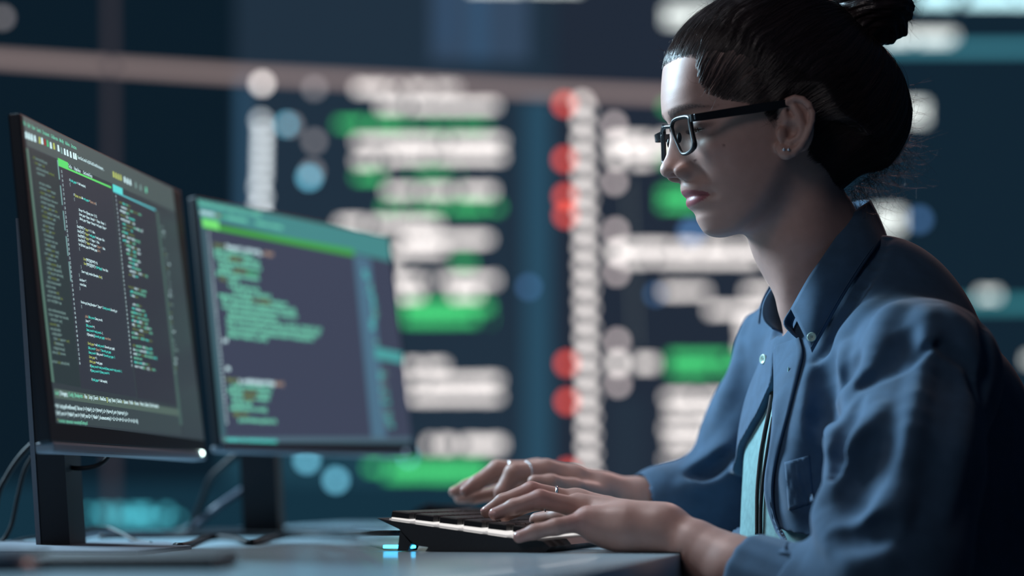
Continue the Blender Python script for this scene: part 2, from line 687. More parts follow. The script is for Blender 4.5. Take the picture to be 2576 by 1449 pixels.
# ------------------------------------------------------------------ monitors
class Screen:
    def __init__(s, bl, br, tl_px):
        s.o = bl
        s.s = unit((br - bl) * np.array([1, 1, 0]))
        s.w = float(np.linalg.norm((br - bl)[:2]))
        nh = np.array([s.s[1], -s.s[0], 0.0])
        best = None
        for tau in np.linspace(0, 0.25, 251):
            up = -nh * math.sin(tau) + np.array([0, 0, math.cos(tau)])
            n = np.cross(s.s, up)
            q = on_plane(tl_px[0], tl_px[1], bl, n)
            e = abs(np.dot(q - bl, s.s))
            if best is None or e < best[0]:
                best = (e, up, n, float(np.dot(q - bl, up)))
        s.u, s.n, s.h = best[1], best[2], best[3]
        if np.dot(s.n, CAM - bl) < 0:
            s.n = -s.n
        s.R = np.stack([s.s, s.u, s.n])

    def at(s, px, py, off=0.0):
        return on_plane(px, py, s.o + s.n * off, s.n)

    def pt(s, a, b_, off=0.0):
        return s.o + s.s * a + s.u * b_ + s.n * off

    def uv(s, px, py):
        q = s.at(px, py) - s.o
        return np.dot(q, s.s), np.dot(q, s.u)


def area_part(scr, name, poly_px, col, st, parent, off):
    b = MB()
    pts = [scr.at(x, y, off) for x, y in poly_px]
    b.prism(pts, -scr.n * 0.0002)
    return b.build(name, glow(name, col, st, 0.35), parent)


PALETTE = {
    'w': glow('text_white', (0.62, 0.86, 0.90), 1.25), 'c': glow('text_cyan', (0.08, 0.72, 0.62), 1.25),
    'y': glow('text_yellow', (0.62, 0.72, 0.20), 0.85), 't': glow('text_tan', (0.62, 0.42, 0.30), 0.75),
    'g': glow('text_green', (0.10, 0.62, 0.28), 0.9), 'd': glow('text_dim', (0.26, 0.42, 0.40), 0.85),
    'o': glow('text_olive', (0.27, 0.36, 0.10), 0.65), 'k': glow('text_dark', (0.01, 0.02, 0.02), 0.3),
    'G': glow('text_pale_green', (0.22, 0.80, 0.55), 0.95), 'r': glow('text_red', (0.45, 0.06, 0.05), 0.8),
}


def text_part(scr, name, px, py, lines, size, xs, spacing, parent, off=0.0009, default='w'):
    """lines: list of lists of (string, colour key)"""
    cu = bpy.data.curves.new(name, 'FONT')
    body, keys = '', []
    for i, ln in enumerate(lines):
        if i:
            body += '\n'
            keys.append(default)
        if isinstance(ln, str):
            ln = [(ln, default)]
        for sx, k in ln:
            body += sx
            keys += [k] * len(sx)
    used = []
    for k in keys:
        if k not in used:
            used.append(k)
    for k in used:
        cu.materials.append(PALETTE[k])
    cu.body = body
    for i, k in enumerate(keys):
        cu.body_format[i].material_index = used.index(k)
    cu.size = size
    cu.space_line = spacing / size / 1.0
    cu.resolution_u = 1
    cu.offset = size * 0.012
    tmp = bpy.data.objects.new('tmp', cu)
    COL.objects.link(tmp)
    bpy.context.view_layer.update()
    me = bpy.data.meshes.new_from_object(tmp.evaluated_get(bpy.context.evaluated_depsgraph_get()))
    me.name = name
    bpy.data.objects.remove(tmp)
    bpy.data.curves.remove(cu)
    o = bpy.data.objects.new(name, me)
    COL.objects.link(o)
    q = scr.at(px, py, off)
    M = Matrix(((scr.s[0] * xs, scr.u[0], scr.n[0], q[0]), (scr.s[1] * xs, scr.u[1], scr.n[1], q[1]), (scr.s[2] * xs, scr.u[2], scr.n[2], q[2]), (0, 0, 0, 1)))
    o.parent = parent
    o.matrix_parent_inverse = Matrix.Translation(-parent.location)
    o.matrix_basis = M
    return o


def panel_parts(scr, root, bezel_side, th, chin):
    b = MB()
    c = scr.pt(scr.w / 2, scr.h / 2, -th / 2)
    b.box(c, (scr.w, scr.h, th), scr.R, bevel=0.0022)
    b.box(scr.pt(scr.w / 2, scr.h * 0.52, -th - 0.008), (scr.w * 0.72, scr.h * 0.62, 0.020), scr.R, bevel=0.006)
    b.build('housing', M_BLACK, root, False)


def line_of(spec, ind):
    return [(' ' * ind, 'w')] + spec


C1 = P(128, 1112, 1.90)
S1 = Screen(C1, P(519, 1130, 2.40), (50, 283))
MON1 = empty('computer_monitor', P(240, 1368, 2.12) * np.array([1, 1, 0]) + np.array([0, 0, DESK_Z]))
tag(MON1, 'black computer monitor nearest the lens, showing panes of white code', 'monitor')
panel_parts(S1, MON1, 0.006, 0.012, 0.02)
# picture on the screen
area_part(S1, 'display', [(57, 291), (434, 474), (514, 1108), (142, 1064)], (0.034, 0.046, 0.054), 1.0, MON1, 0.0003)
area_part(S1, 'toolbar', [(57, 291), (434, 474), (441, 533), (69, 366)], (0.066, 0.096, 0.096), 1.0, MON1, 0.0005)
area_part(S1, 'side_pane', [(76, 374), (143, 402), (203, 975), (136, 962)], (0.024, 0.038, 0.042), 1.0, MON1, 0.0005)
area_part(S1, 'code_pane', [(146, 414), (280, 471), (343, 1000), (205, 976)], (0.031, 0.036, 0.050), 1.0, MON1, 0.0005)
area_part(S1, 'code_pane', [(286, 480), (392, 527), (446, 1020), (347, 1001)], (0.030, 0.033, 0.046), 1.0, MON1, 0.0005)
area_part(S1, 'terminal_pane', [(139, 1002), (452, 1047), (457, 1094), (142, 1060)], (0.042, 0.060, 0.066), 1.0, MON1, 0.0005)
area_part(S1, 'terminal_tabs', [(137, 977), (449, 1029), (452, 1047), (139, 1001)], (0.085, 0.130, 0.110), 1.0, MON1, 0.0006)
area_part(S1, 'outline_pane', [(401, 541), (438, 556), (510, 1100), (461, 1090)], (0.036, 0.050, 0.058), 1.0, MON1, 0.0006)
area_part(S1, 'green_tab', [(146, 397), (171, 409), (173, 425), (147, 413)], (0.10, 0.72, 0.16), 1.0, MON1, 0.0008)
area_part(S1, 'green_tab', [(147, 412), (279, 469), (280, 474), (147.4, 417)], (0.12, 0.72, 0.16), 0.95, MON1, 0.0007)
area_part(S1, 'cyan_tab', [(284, 463), (308, 474), (309, 490), (285, 480)], (0.10, 0.72, 0.70), 1.0, MON1, 0.0008)
area_part(S1, 'cyan_tab', [(285, 479), (391, 526), (391.6, 531), (285.4, 483)], (0.12, 0.60, 0.66), 0.8, MON1, 0.0007)
area_part(S1, 'scroll_bar', [(66, 372), (71, 374), (137, 962), (131, 960)], (0.10, 0.20, 0.16), 0.9, MON1, 0.0006)
area_part(S1, 'scroll_bar', [(392, 531), (398, 534), (459, 1070), (452, 1068)], (0.06, 0.11, 0.10), 1.0, MON1, 0.0006)
for k in range(5):
    x, y = 144 + 7.2 * k, 402 + 64 * k
    area_part(S1, 'scroll_marker', [(x, y), (x + 2, y + 1), (x + 7, y + 50), (x + 5, y + 49)], (0.22, 0.42, 0.42), 0.9, MON1, 0.0008)
# menu words and tool icons
menu = 'File    Edit    View    Search    Document    Collaborate    Modify    Add-ins    Structure'
text_part(S1, 'menu_text', 60, 314, [[(menu, 'G')]], 0.0054, 0.74, 0.006, MON1)
text_part(S1, 'tab_text', 173, 421, [[('Test2.ps        PackageGuide.ps          ClientControllerTest.ps', 'w')]], 0.0050, 0.55, 0.006, MON1)
text_part(S1, 'path_text', 194, 398, [[('> ', 'g'), ('Current Client Controller Test (20201/Test/2020 dev/d020/tools/interpreter)  , .. ', 'w')]], 0.0048, 0.50, 0.006, MON1)
icons = [('w', 64, 340), ('w', 71, 343), ('w', 78, 346), ('w', 86, 349), ('y', 98, 353), ('w', 104, 355), ('r', 111, 358), ('g', 118, 361), ('w', 126, 366), ('y', 134, 368),
         ('w', 145, 373), ('d', 153, 379), ('w', 161, 382), ('w', 168, 385), ('w', 176, 389), ('w', 184, 392), ('w', 189, 394),
         ('y', 284, 439), ('y', 290, 442), ('y', 296, 445), ('y', 302, 447), ('w', 312, 452), ('w', 319, 456), ('w', 326, 459), ('d', 340, 466), ('d', 352, 472), ('G', 366, 478)]
for k, x, y in icons:
    b = MB()
    a_, c_ = S1.uv(x, y)
    hh, ww = (0.0030, 0.0022)
    b.prism([S1.pt(a_ - ww, c_ - hh, 0.0009), S1.pt(a_ + ww, c_ - hh, 0.0009), S1.pt(a_ + ww * 0.7, c_ + hh, 0.0009), S1.pt(a_ - ww * 0.7, c_ + hh, 0.0009)], -S1.n * 0.0002)
    b.build('tool_icon', PALETTE[k], MON1)

I1, I2, I3 = 0, 9, 18
CODE = [
    [('if ', 'w'), ('(total_pages ', 'c'), ('> 1 && !template)', 'w')],
    '{',
    '',
    [(' ' * 9 + 'if ', 'w'), ('($pages_max ', 'y'), ('&& ', 'w'), ('total_pages ', 'c'), ('> ', 'w'), ('$pages_max', 't'), (')', 'w')],
    ' ' * 9 + '{',
    '',
    ' ' * 20 + '$range = floor (($pages_max - 1) / 2);',
    [(' ' * 20 + '$start_page = ($page - $range) > ', 'w'), ('0 ', 't'), ('? $page - $range : 1;', 'w')],
    ' ' * 20 + '$finish_page = ($page + $range) < total_pages ? $page +',
    ' ' * 10 + '}',
    [(' ' * 10 + "$text['FIRST'] = ", 'w'), ('$page ', 'y'), ('> 1 ? 1 : false;', 'w')],
    [(' ' * 10 + "$text['LAST'] = ", 'w'), ('$page ', 'y'), ('< ', 'w'), ('total_pages ', 'c'), ('? total_pages : false;', 'w')],
    [(' ' * 10 + "$text['PREV'] = ", 'w'), ('$page ', 'y'), ('> 1 ? $page - 1 : false;', 'w')],
    [(' ' * 10 + "$text['NEXT'] = ", 'w'), ('$page ', 'y'), ('< total_pages ? ', 'w'), ('$page + 1 ', 't'), (': false;', 'w')],
    [(' ' * 10 + 'for ($i=$start_page; $i<=$finish_page; ', 'w'), ('$i++)', 't')],
    ' ' * 10 + '{',
    '',
    [(' ' * 20 + "$text", 'y'), ("['MID'][$i]['NUM'] = $i;", 'w')],
    [(' ' * 20 + "$text", 'y'), ("['MID'][$i]['KEY'] = ", 'w'), ('($i==$page) ', 'c'), ('? true : false;', 'w')],
    ' ' * 10 + '}',
    [(' ' * 11 + '$text = apply_template ($template, ', 'w'), ('$text', 'y'), (');', 'w')],
    '  }',
    "  else $text = '';",
    '  return $text;',
    '}',
    '',
    '',
    [("function get_listing ($template = '', $page = 1, ", 'w'), ('$total_records, ', 'c'), ('$records_per', 'w')],
    '{',
    '',
    [(' ' * 9 + 'global ', 't'), ('$this_record, ', 'c'), ('$max_records;', 'w')],
    ' ' * 9 + "$text = '';",
    [(' ' * 9 + '$this_record ', 'c'), ('= 0;', 'w')],
    [(' ' * 9 + '$max_record = ', 'c'), ('total_records ', 'c'), ('- 1;', 'w')],
    [(' ' * 9 + 'if ($template) || ', 'w'), ('$records_per_page) ', 'c'), ('return $text;', 't')],
    '',
    [(' ' * 9 + '$total_pages ', 'y'), ('= ceil ', 'w'), ('(total_records ', 'c'), ('/ $records_per_page);', 'w')],
    [(' ' * 9 + '$this_record = ', 'c'), ('($page-1) ', 't'), ('* $records_per_page;', 'c')],
    [(' ' * 9 + '$max_record = ', 'c'), ('$this_record ', 'w'), ('+ $records_per_page - 1;', 'c')],
    [(' ' * 9 + '$start_page ', 'y'), ('= 1;', 'w')],
    [(' ' * 9 + '$finish_page ', 'y'), ('= total_pages;', 'w')],
    [(' ' * 9 + 'if ', 'w'), ('($max_record > total_records) $max_record = total_records - 1;', 'c')],
    [(' ' * 9 + 'if ', 'w'), ('($max_record < 0) $max_record = 0;', 'c')],
    '',
    [(' ' * 10 + 'if ', 'w'), ('(total_pages ', 'c'), ('> 1 && !template)', 'w')],
]
_a, _b = S1.uv(175, 455), S1.uv(241, 958)
LS = (_a[1] - _b[1]) / 44.0
text_part(S1, 'code_text', 175, 455, CODE, LS * 0.86, 0.93, LS, MON1)
text_part(S1, 'line_numbers', 154.5, 434, [str(k) for k in range(12, 60)][:43], LS * 0.86, 0.62, LS, MON1)


def random_code(n, seed, cols, maxlen, minlen=6):
    r = random.Random(seed)
    words_ = ['value', 'index', 'return', 'table', 'query', 'if', 'else', 'node', 'item', 'list', 'path', 'name', 'page', 'count', 'row', 'link', 'key', 'print', 'data', 'self']
    out = []
    ind = 0
    for i in range(n):
        if r.random() < 0.14:
            out.append('')
            continue
        ind = max(0, min(12, ind + r.choice((-4, 0, 0, 4))))
        ln = [(' ' * ind, 'w')]
        tot = 0
        goal = r.randint(minlen, maxlen)
        while tot < goal:
            wd = r.choice(words_) + r.choice((' ', '.', '(', ') ', ' = ', '; ', '[', '] '))
            ln.append((wd, r.choice(cols)))
            tot += len(wd)
        out.append(ln)
    return out


text_part(S1, 'side_code_text', 83, 398, random_code(44, 3, 'ddddo', 36, 18), LS * 0.84, 0.85, LS, MON1)
text_part(S1, 'code_text', 300, 510, random_code(40, 9, 'wwGGcoo', 40, 12), LS * 0.90, 1.05, LS, MON1)
text_part(S1, 'line_numbers', 291, 496, [str(k) for k in range(10, 51)], LS * 0.86, 0.62, LS, MON1)
text_part(S1, 'outline_text', 404, 560, random_code(34, 14, 'ddwdo', 9, 3), LS * 0.9, 0.7, LS * 1.15, MON1)
text_part(S1, 'terminal_tab_text', 139, 992, [[('Local  ', 'G'), ('| Debugging  ', 'w'), ('| Config  ', 'G'), ('| Breakpoints  ', 'G'), ('o ', 'y'), ('Run  ', 'w'), ('| ', 'y'), ('Script  ', 'w'), ('| Search  ', 'w'), ('o ', 'y'), ('NewData  ', 'w'),
          ('[] ', 'y'), ('Logs  ', 'w'), ('| Items  | CubeSet  ', 'w'), ('o ', 'y'), ('Queues  ', 'w'), ('| ', 't'), ('Profile  ', 'w'), ('o ', 'y'), ('Routes  ', 'w'), ('| ', 't'), ('Watch  | Gallery  Task  Bookmarks', 'w')]], 0.0056, 0.78, 0.006, MON1)
text_part(S1, 'terminal_text', 140, 1025, [[("<?p> 'script.getFormElement()'; 'link var c1 = ('<title>'); c2 = ('<li><tr>'); c3 = ('<br><c>'); s4 = ('</td></tr>'); t5 =", 'w')],
                                          [("('<a>'); var c6 = ('<table>'); var d = ('<td>'); var d2 = (' <blank> '); document.write(c1 + c2 + c3 + c4 + c5 + c6 + c7 + d + d2 + d3);", 'w')]],
          0.0056, 0.80, 0.0066, MON1)
text_part(S1, 'status_text', 146, 1062, [[('* ', 'y'), ('1 error found   script executed   resources/scripts/Test/run.ps:01', 'G')]], 0.0050, 0.60, 0.006, MON1)
b = MB()
b.ball(S1.pt(S1.w - 0.022, -0.0015, 0.0005), 0.0032, 14, 10)
b.build('power_light', M_LED, MON1, True)
b = MB()
b.box(S1.pt(S1.w / 2, -0.004, -0.008), (S1.w * 0.985, 0.010, 0.018), S1.R, bevel=0.003)
b.build('chin_bar', M_CHIN, MON1)


def lean_column(root, px0, px1, ybot, ytop_px, d0, d1, lean, strip=True):
    x0, x1 = P(px0, ybot, d0)[0], P(px1, ybot, d0)[0]
    zt = P(px0, ytop_px, d0)[2]
    z0 = DESK_Z + 0.003
    sh = -lean * (zt - z0)
    b = MB()
    xs = [x0 + (x1 - x0) * 0.14, x1] if strip else [x0, x1]
    lo = [(xs[0], d0, z0), (xs[1], d0, z0), (xs[1], d1, z0), (xs[0], d1, z0)]
    b.prism(lo, (sh, 0, zt - z0))
    b.build('stand_column', M_BLACK, root)
    if strip:
        b = MB()
        b.prism([(x0, d0 - 0.002, z0), (xs[0], d0 - 0.002, z0), (xs[0], d1, z0), (x0, d1, z0)], (sh, 0, zt - z0 + 0.001))
        b.build('column_trim', M_GREYP, root)


lean_column(MON1, 92, 176, 1372, 552, 2.11, 2.19, 0.063)
b = MB()
b.box(S1.pt(S1.w * 0.47, S1.h * 0.42, -0.040), (0.10, 0.10, 0.05), S1.R, bevel=0.004)
b.build('hub', M_BLACK, MON1)
b = MB()
zb = DESK_Z + 0.0035


def on_desk(px, py, z=DESK_Z):
    r = ray(px, py)
    return CAM + r * ((z - CAM_Z) / r[2])


b.prism([on_desk(-90, 1384, zb), on_desk(345, 1385, zb), on_desk(482, 1373, zb), on_desk(420, 1362.5, zb), on_desk(-90, 1361, zb)], (0, 0, -0.0033))
b.build('stand_base', M_GREYP, MON1)

C2 = P(555, 1120, 2.446)
S2 = Screen(C2, P(1040, 1117, 2.83), (494, 492))
MON2 = empty('computer_monitor', P(655, 1335, 2.7) * np.array([1, 1, 0]) + np.array([0, 0, DESK_Z]))
tag(MON2, 'black computer monitor further back, with blurred teal and green code', 'monitor')
panel_parts(S2, MON2, 0.006, 0.012, 0.02)


def c5(x, y):
    return (x / 2.0125 + 440, y / 2.0125 + 460)


area_part(S2, 'display', [c5(112, 78), c5(1083, 275), c5(1200, 1318), c5(236, 1316)], (0.048, 0.058, 0.098), 1.0, MON2, 0.0003)
area_part(S2, 'toolbar', [c5(112, 78), c5(1083, 275), c5(1095, 398), c5(128, 178)], (0.060, 0.245, 0.250), 1.0, MON2, 0.0006)
area_part(S2, 'green_tab', [c5(136, 178), c5(222, 194), c5(226, 240), c5(142, 222)], (0.20, 0.85, 0.20), 0.9, MON2, 0.0009)
area_part(S2, 'green_bar', [c5(142, 200), c5(905, 338), c5(908, 372), c5(144, 226)], (0.055, 0.360, 0.060), 1.0, MON2, 0.0008)
area_part(S2, 'line_number_strip', [c5(128, 180), c5(150, 190), c5(262, 1290), c5(232, 1290)], (0.055, 0.130, 0.160), 0.9, MON2, 0.0006)
area_part(S2, 'side_panel', [c5(905, 360), c5(990, 385), c5(1075, 1316), c5(1000, 1312)], (0.075, 0.160, 0.240), 1.0, MON2, 0.0006)
area_part(S2, 'side_panel', [c5(1010, 830), c5(1150, 860), c5(1156, 915), c5(1015, 890)], (0.08, 0.38, 0.38), 0.9, MON2, 0.0008)
area_part(S2, 'status_bar', [c5(233, 1282), c5(1196, 1290), c5(1200, 1318), c5(236, 1314)], (0.085, 0.150, 0.200), 0.9, MON2, 0.0007)
rows2 = {0: (0, 30, 'owwwt'), 1: (0, 20, 'GGG'), 2: (0, 22, 'GoG'), 3: (1, 20, 'GG'), 4: (1, 21, 'Gog'), 5: (0, 21, 'GGG'), 6: (1, 9, 'oG'), 7: (4, 17, 'GGG'), 8: (6, 20, 'GG'), 9: (0, 36, 'GGoG'),
         10: (1, 38, 'GGGG'), 11: (1, 36, 'GGGG'), 12: (3, 26, 'GGG'), 13: (2, 48, 'GGGG'), 14: (2, 48, 'GGGG'), 15: (2, 44, 'GGGG'), 16: (2, 20, 'GG'), 17: (0, 2, 'w'), 22: (0, 2, 'w'), 24: (0, 30, 'owwwt'), 25: (0, 20, 'GG'),
         26: (0, 21, 'GoG'), 27: (1, 20, 'GoG'), 28: (1, 10, 'GG'), 29: (0, 20, 'GG'), 30: (1, 8, 'o'), 31: (3, 19, 'GG')}
r = random.Random(6)
lines = []
for i in range(33):
    if i not in rows2:
        lines.append('')
        continue
    ind, ln, ks = rows2[i]
    s_ = ''.join(r.choice('abcdefghiklmnoprstuvxyz_=();.') for _ in range(ln))
    k = max(1, ln // len(ks))
    segs = [(' ' * (ind * 2), 'w')]
    for j, kk in enumerate(ks):
        segs.append((s_[j * k:(j + 1) * k if j < len(ks) - 1 else ln], kk))
    lines.append(segs)
_a, _b = S2.uv(*c5(198, 308)), S2.uv(*c5(300, 1222))
LS2 = (_a[1] - _b[1]) / 32.0
text_part(S2, 'code_text', *c5(196, 316), lines, LS2 * 1.0, 1.42, LS2, MON2)
text_part(S2, 'code_text', *c5(197, 322), lines, LS2 * 1.0, 1.42, LS2, MON2, 0.0011)
text_part(S2, 'line_numbers', *c5(166, 262), [str(k) for k in range(10, 55)], LS2 * 0.8, 0.7, LS2 * 0.76, MON2)
text_part(S2, 'menu_text', *c5(122, 112), [[('File  Edit  View  Search  Document  Project  Tools  Modify', 'G')]], 0.0085, 0.62, 0.01, MON2)
text_part(S2, 'menu_text', *c5(130, 158), [[('mmmm ', 'w'), ('o', 'y'), ('o', 'r'), ('oo ', 'g'), ('mmmmmm', 'G'), ('       mmmm mmmm', 'G')]], 0.0100, 0.9, 0.01, MON2)
text_part(S2, 'side_text', *c5(950, 420), random_code(24, 31, 'ccGGc', 7, 3), LS2 * 0.85, 0.8, LS2 * 0.66, MON2)
text_part(S2, 'side_text', *c5(1030, 950), random_code(16, 33, 'dcd', 12, 6), LS2 * 0.8, 0.8, LS2 * 0.8, MON2)
text_part(S2, 'status_text', *c5(248, 1308), [[('o ', 'g'), ('mmmmm mm mmmmmmmmmmmm', 'c')]], 0.0085, 0.8, 0.01, MON2)
b = MB()
b.box(S2.pt(S2.w / 2, -0.003, -0.008), (S2.w * 0.985, 0.009, 0.018), S2.R, bevel=0.003)
b.build('chin_bar', M_CHIN, MON2)
b = MB()
b.ball(S2.pt(S2.w - 0.022, -0.001, 0.0005), 0.0030, 14, 10)
b.build('power_light', glow('blue_power_light', (0.35, 0.5, 0.7), 0.9), MON2, True)
lean_column(MON2, 612, 702, 1334, 760, 2.66, 2.73, 0.05, False)
b = MB()
b.box(S2.pt(S2.w * 0.47, S2.h * 0.42, -0.032), (0.10, 0.10, 0.034), S2.R, bevel=0.004)
b.build('hub', M_BLACK, MON2)
b = MB()
c_ = P(655, 1335, 2.72)
b.box((c_[0] - 0.01, c_[1], DESK_Z + 0.003), (0.20, 0.24, 0.005), R_DESK, bevel=0.001)
b.build('stand_base', M_BLACK, MON2)

# ------------------------------------------------------------------ the lit keyboard
K_W = D_ALONG
K_B = D_BACK
K_P0 = P(1378, 1395, 1.955)
K_P0[2] = DESK_Z


def kp(px, py, off=0.0):
    return on_plane(px, py, K_P0 + K_W * off, K_W)


KEYB = empty('keyboard', K_P0 + K_W * 0.2 + K_B * 0.07)
tag(KEYB, 'black keyboard with glowing white backlight under the hands of the woman', 'keyboard')
M_KCASE = mat('keyboard_case', (0.018, 0.021, 0.026), rough=0.5, noise=(300, 0.1))
M_KEY = mat('keycap', (0.008, 0.009, 0.011), rough=0.35)
M_BACKLIT = glow('key_backlight', (1.0, 0.96, 0.93), 0.95)
KW = 0.335
side = [(948, 1303), (1003, 1330), (1044, 1372), (1077, 1377), (1070, 1399), (1372, 1396), (1382, 1376), (1364, 1361), (1300, 1352), (1286, 1354), (977, 1309)]
b = MB()
pl = [kp(x, y) for x, y in side]
for q in pl:
    q[2] = max(q[2], DESK_Z + 0.0004)
b.prism(pl, K_W * KW)
b.build('case', M_KCASE, KEYB)
b = MB()
b.prism([kp(1006, 1334), kp(1034, 1368), kp(1026, 1386), kp(1000, 1386)], K_W * 0.03)
b.build('foot', M_KCASE, KEYB)
b = MB()
b.prism([kp(980, 1304, 0.002), kp(979, 1308, 0.002), kp(1340, 1360, 0.002), kp(1340, 1356, 0.002)], K_W * (KW - 0.004))
b.build('switch_plate', mat('switch_plate', (0.5, 0.5, 0.5), rough=0.5, emit=(1.0, 0.96, 0.93), estr=0.30), KEYB)
k_back, k_front = kp(980, 1284), kp(1338, 1327)
tilt = unit(k_back - k_front)
k_up = np.cross(K_W, tilt)
if k_up[2] < 0:
    k_up = -k_up
RK = np.stack([tilt, K_W, k_up])
pitch = 0.0196


def key_mesh(w):
    b = MB()
    vs, fs = [], []
    prof = [(0.0, 1.0), (0.0052, 0.96), (0.0062, 0.88), (0.0064, 0.70)]
    for h, s_ in prof:
        for (a, c) in ((-1, -1), (1, -1), (1, 1), (-1, 1)):
            vs.append((a * 0.0088 * s_, c * (w / 2 - 0.0009) * (s_ if s_ > 0.9 else s_ + 0.05), h))
    n = len(prof)
    for i in range(n - 1):
        for k in range(4):
            fs.append((i * 4 + k, i * 4 + (k + 1) % 4, (i + 1) * 4 + (k + 1) % 4, (i + 1) * 4 + k))
    fs += [(3, 2, 1, 0), tuple((n - 1) * 4 + k for k in range(4))]
    me = bpy.data.meshes.new('key')
    me.from_pydata(vs, [], fs)
    me.materials.append(M_KEY)
    return me


def skirt_mesh(w):
    b = MB()
    b.box((0, 0, -0.0034), (0.0180, w - 0.004, 0.0066), bevel=0.001)
    me = bpy.data.meshes.new('key_glow')
    me.from_pydata(b.v, [], b.f)
    me.materials.append(M_BACKLIT)
    return me


KM, SM = key_mesh(pitch), skirt_mesh(pitch)
KS, SS = key_mesh(pitch * 6), skirt_mesh(pitch * 6)
L_ROW = np.linalg.norm(k_back - k_front)
for rrow in range(6):
    base = k_front + tilt * (0.0100 + (L_ROW - 0.0200) * rrow / 5.0) - k_up * 0.0062
    ncol = 16
    c = 0
    while c < ncol:
        wide = rrow == 0 and c == 4
        span = 6 if wide else 1
        pos = base + K_W * (0.0125 + pitch * (c + (span - 1) / 2))
        for nm, me, par in (('key', KS if wide else KM, KEYB), ('key_glow', SS if wide else SM, None)):
            o = bpy.data.objects.new(nm, me)
            COL.objects.link(o)
            Mx = Matrix(((RK[0][0], RK[1][0], RK[2][0], pos[0]), (RK[0][1], RK[1][1], RK[2][1], pos[1]), (RK[0][2], RK[1][2], RK[2][2], pos[2]), (0, 0, 0, 1)))
            if par is not None:
                o.parent = par
                o.matrix_parent_inverse = Matrix.Translation(-par.location)
                o.matrix_basis = Mx
                keyo = o
            else:
                o.parent = keyo
        c += span
# cool status light under the rear corner
b = MB()
q = kp(1005, 1378, 0.010)
b.box((q[0], q[1], DESK_Z + 0.0045), (0.030, 0.010, 0.003), R_DESK, bevel=0.001)
b.build('under_light', glow('under_light', (0.05, 0.55, 1.0), 6.0), KEYB)

# ------------------------------------------------------------------ small things on the desk
M_CABLE = mat('cable_rubber', (0.008, 0.010, 0.013), rough=0.6, spec=0.3)
M_CABLE_G = mat('cable_grey', (0.09, 0.11, 0.15), rough=0.55)


def cable(label, pts, r, m=None, plug=None):
    w = [P(*p) for p in pts]
    for q in w:
        q[2] = max(q[2], DESK_Z + r)
    b = MB()
    b.tube(spline(w, 70), r, 8)
    o = b.build('cable', m or M_CABLE, None, True)
    return tag(o, label, 'cable')


dd = lambda y: 302.0 / (y - 1236.0)
cable('black keyboard cable running across the desk towards the monitor stands', [(1010, 1341, 2.02), (965, 1341, 2.06), (900, 1342, 2.3), (800, 1343, 2.48), (640, 1343, 2.50), (500, 1347, 2.45), (400, 1349, 2.45), (250, 1350, 2.42)], 0.0026)
cable('thin wavy black cable lying between the stand base and the keyboard', [(440, 1376, 2.10), (468, 1377, 2.13), (525, 1356, 2.45), (590, 1360, 2.4), (630, 1371, 2.22), (683, 1357, 2.45), (745, 1351, 2.6), (900, 1351, 2.6)], 0.0030)
cable('black cable arching over the desk just right of the near stand', [(150, 1350, 2.35), (176, 1345, 2.35), (258, 1328, 2.38), (298, 1339, 2.36), (342, 1364, 2.30), (380, 1372, 2.2)], 0.0024)
cable('grey cable behind the near stand, glinting along its length', [(170, 1361, 2.30), (248, 1345, 2.5), (341, 1344, 2.65), (497, 1341, 2.8), (700, 1340, 2.85), (980, 1336, 2.9)], 0.0026, M_CABLE_G)
cable('black cable looped below the near monitor', [(150, 1100, 2.17), (137, 1142, 2.17), (158, 1168, 2.15), (193, 1178, 2.14), (242, 1172, 2.14), (270, 1152, 2.15), (284, 1120, 2.17)], 0.0025)
cable('black cable hanging left of the near stand, outermost of the bundle', [(80, 1118, 2.25), (50, 1150, 2.25), (20, 1195, 2.25), (-5, 1250, 2.25), (-20, 1368, 2.26)], 0.0030)
cable('black cable hanging close beside the near stand column', [(82, 1148, 2.25), (62, 1185, 2.25), (45, 1250, 2.25), (28, 1325, 2.25), (0, 1371, 2.24), (-40, 1374, 2.2)], 0.0024)
cable('thin black cable curving on the desk left of the near stand', [(0, 1374, 2.20), (30, 1364, 2.28), (60, 1357, 2.35), (100, 1352, 2.4), (130, 1350, 2.5)], 0.0018)
cable('dark cable falling in a curve beside the far stand', [(600, 1140, 2.60), (565, 1170, 2.60), (530, 1206, 2.62), (504, 1272, 2.66), (478, 1330, 2.75), (450, 1345, 2.77)], 0.0040)
cable('pale grey cable slanting down to the left of the far stand', [(672, 1188, 2.76), (640, 1212, 2.74), (600, 1240, 2.70), (545, 1278, 2.66), (500, 1315, 2.7), (470, 1340, 2.85)], 0.0046, M_CABLE_G)


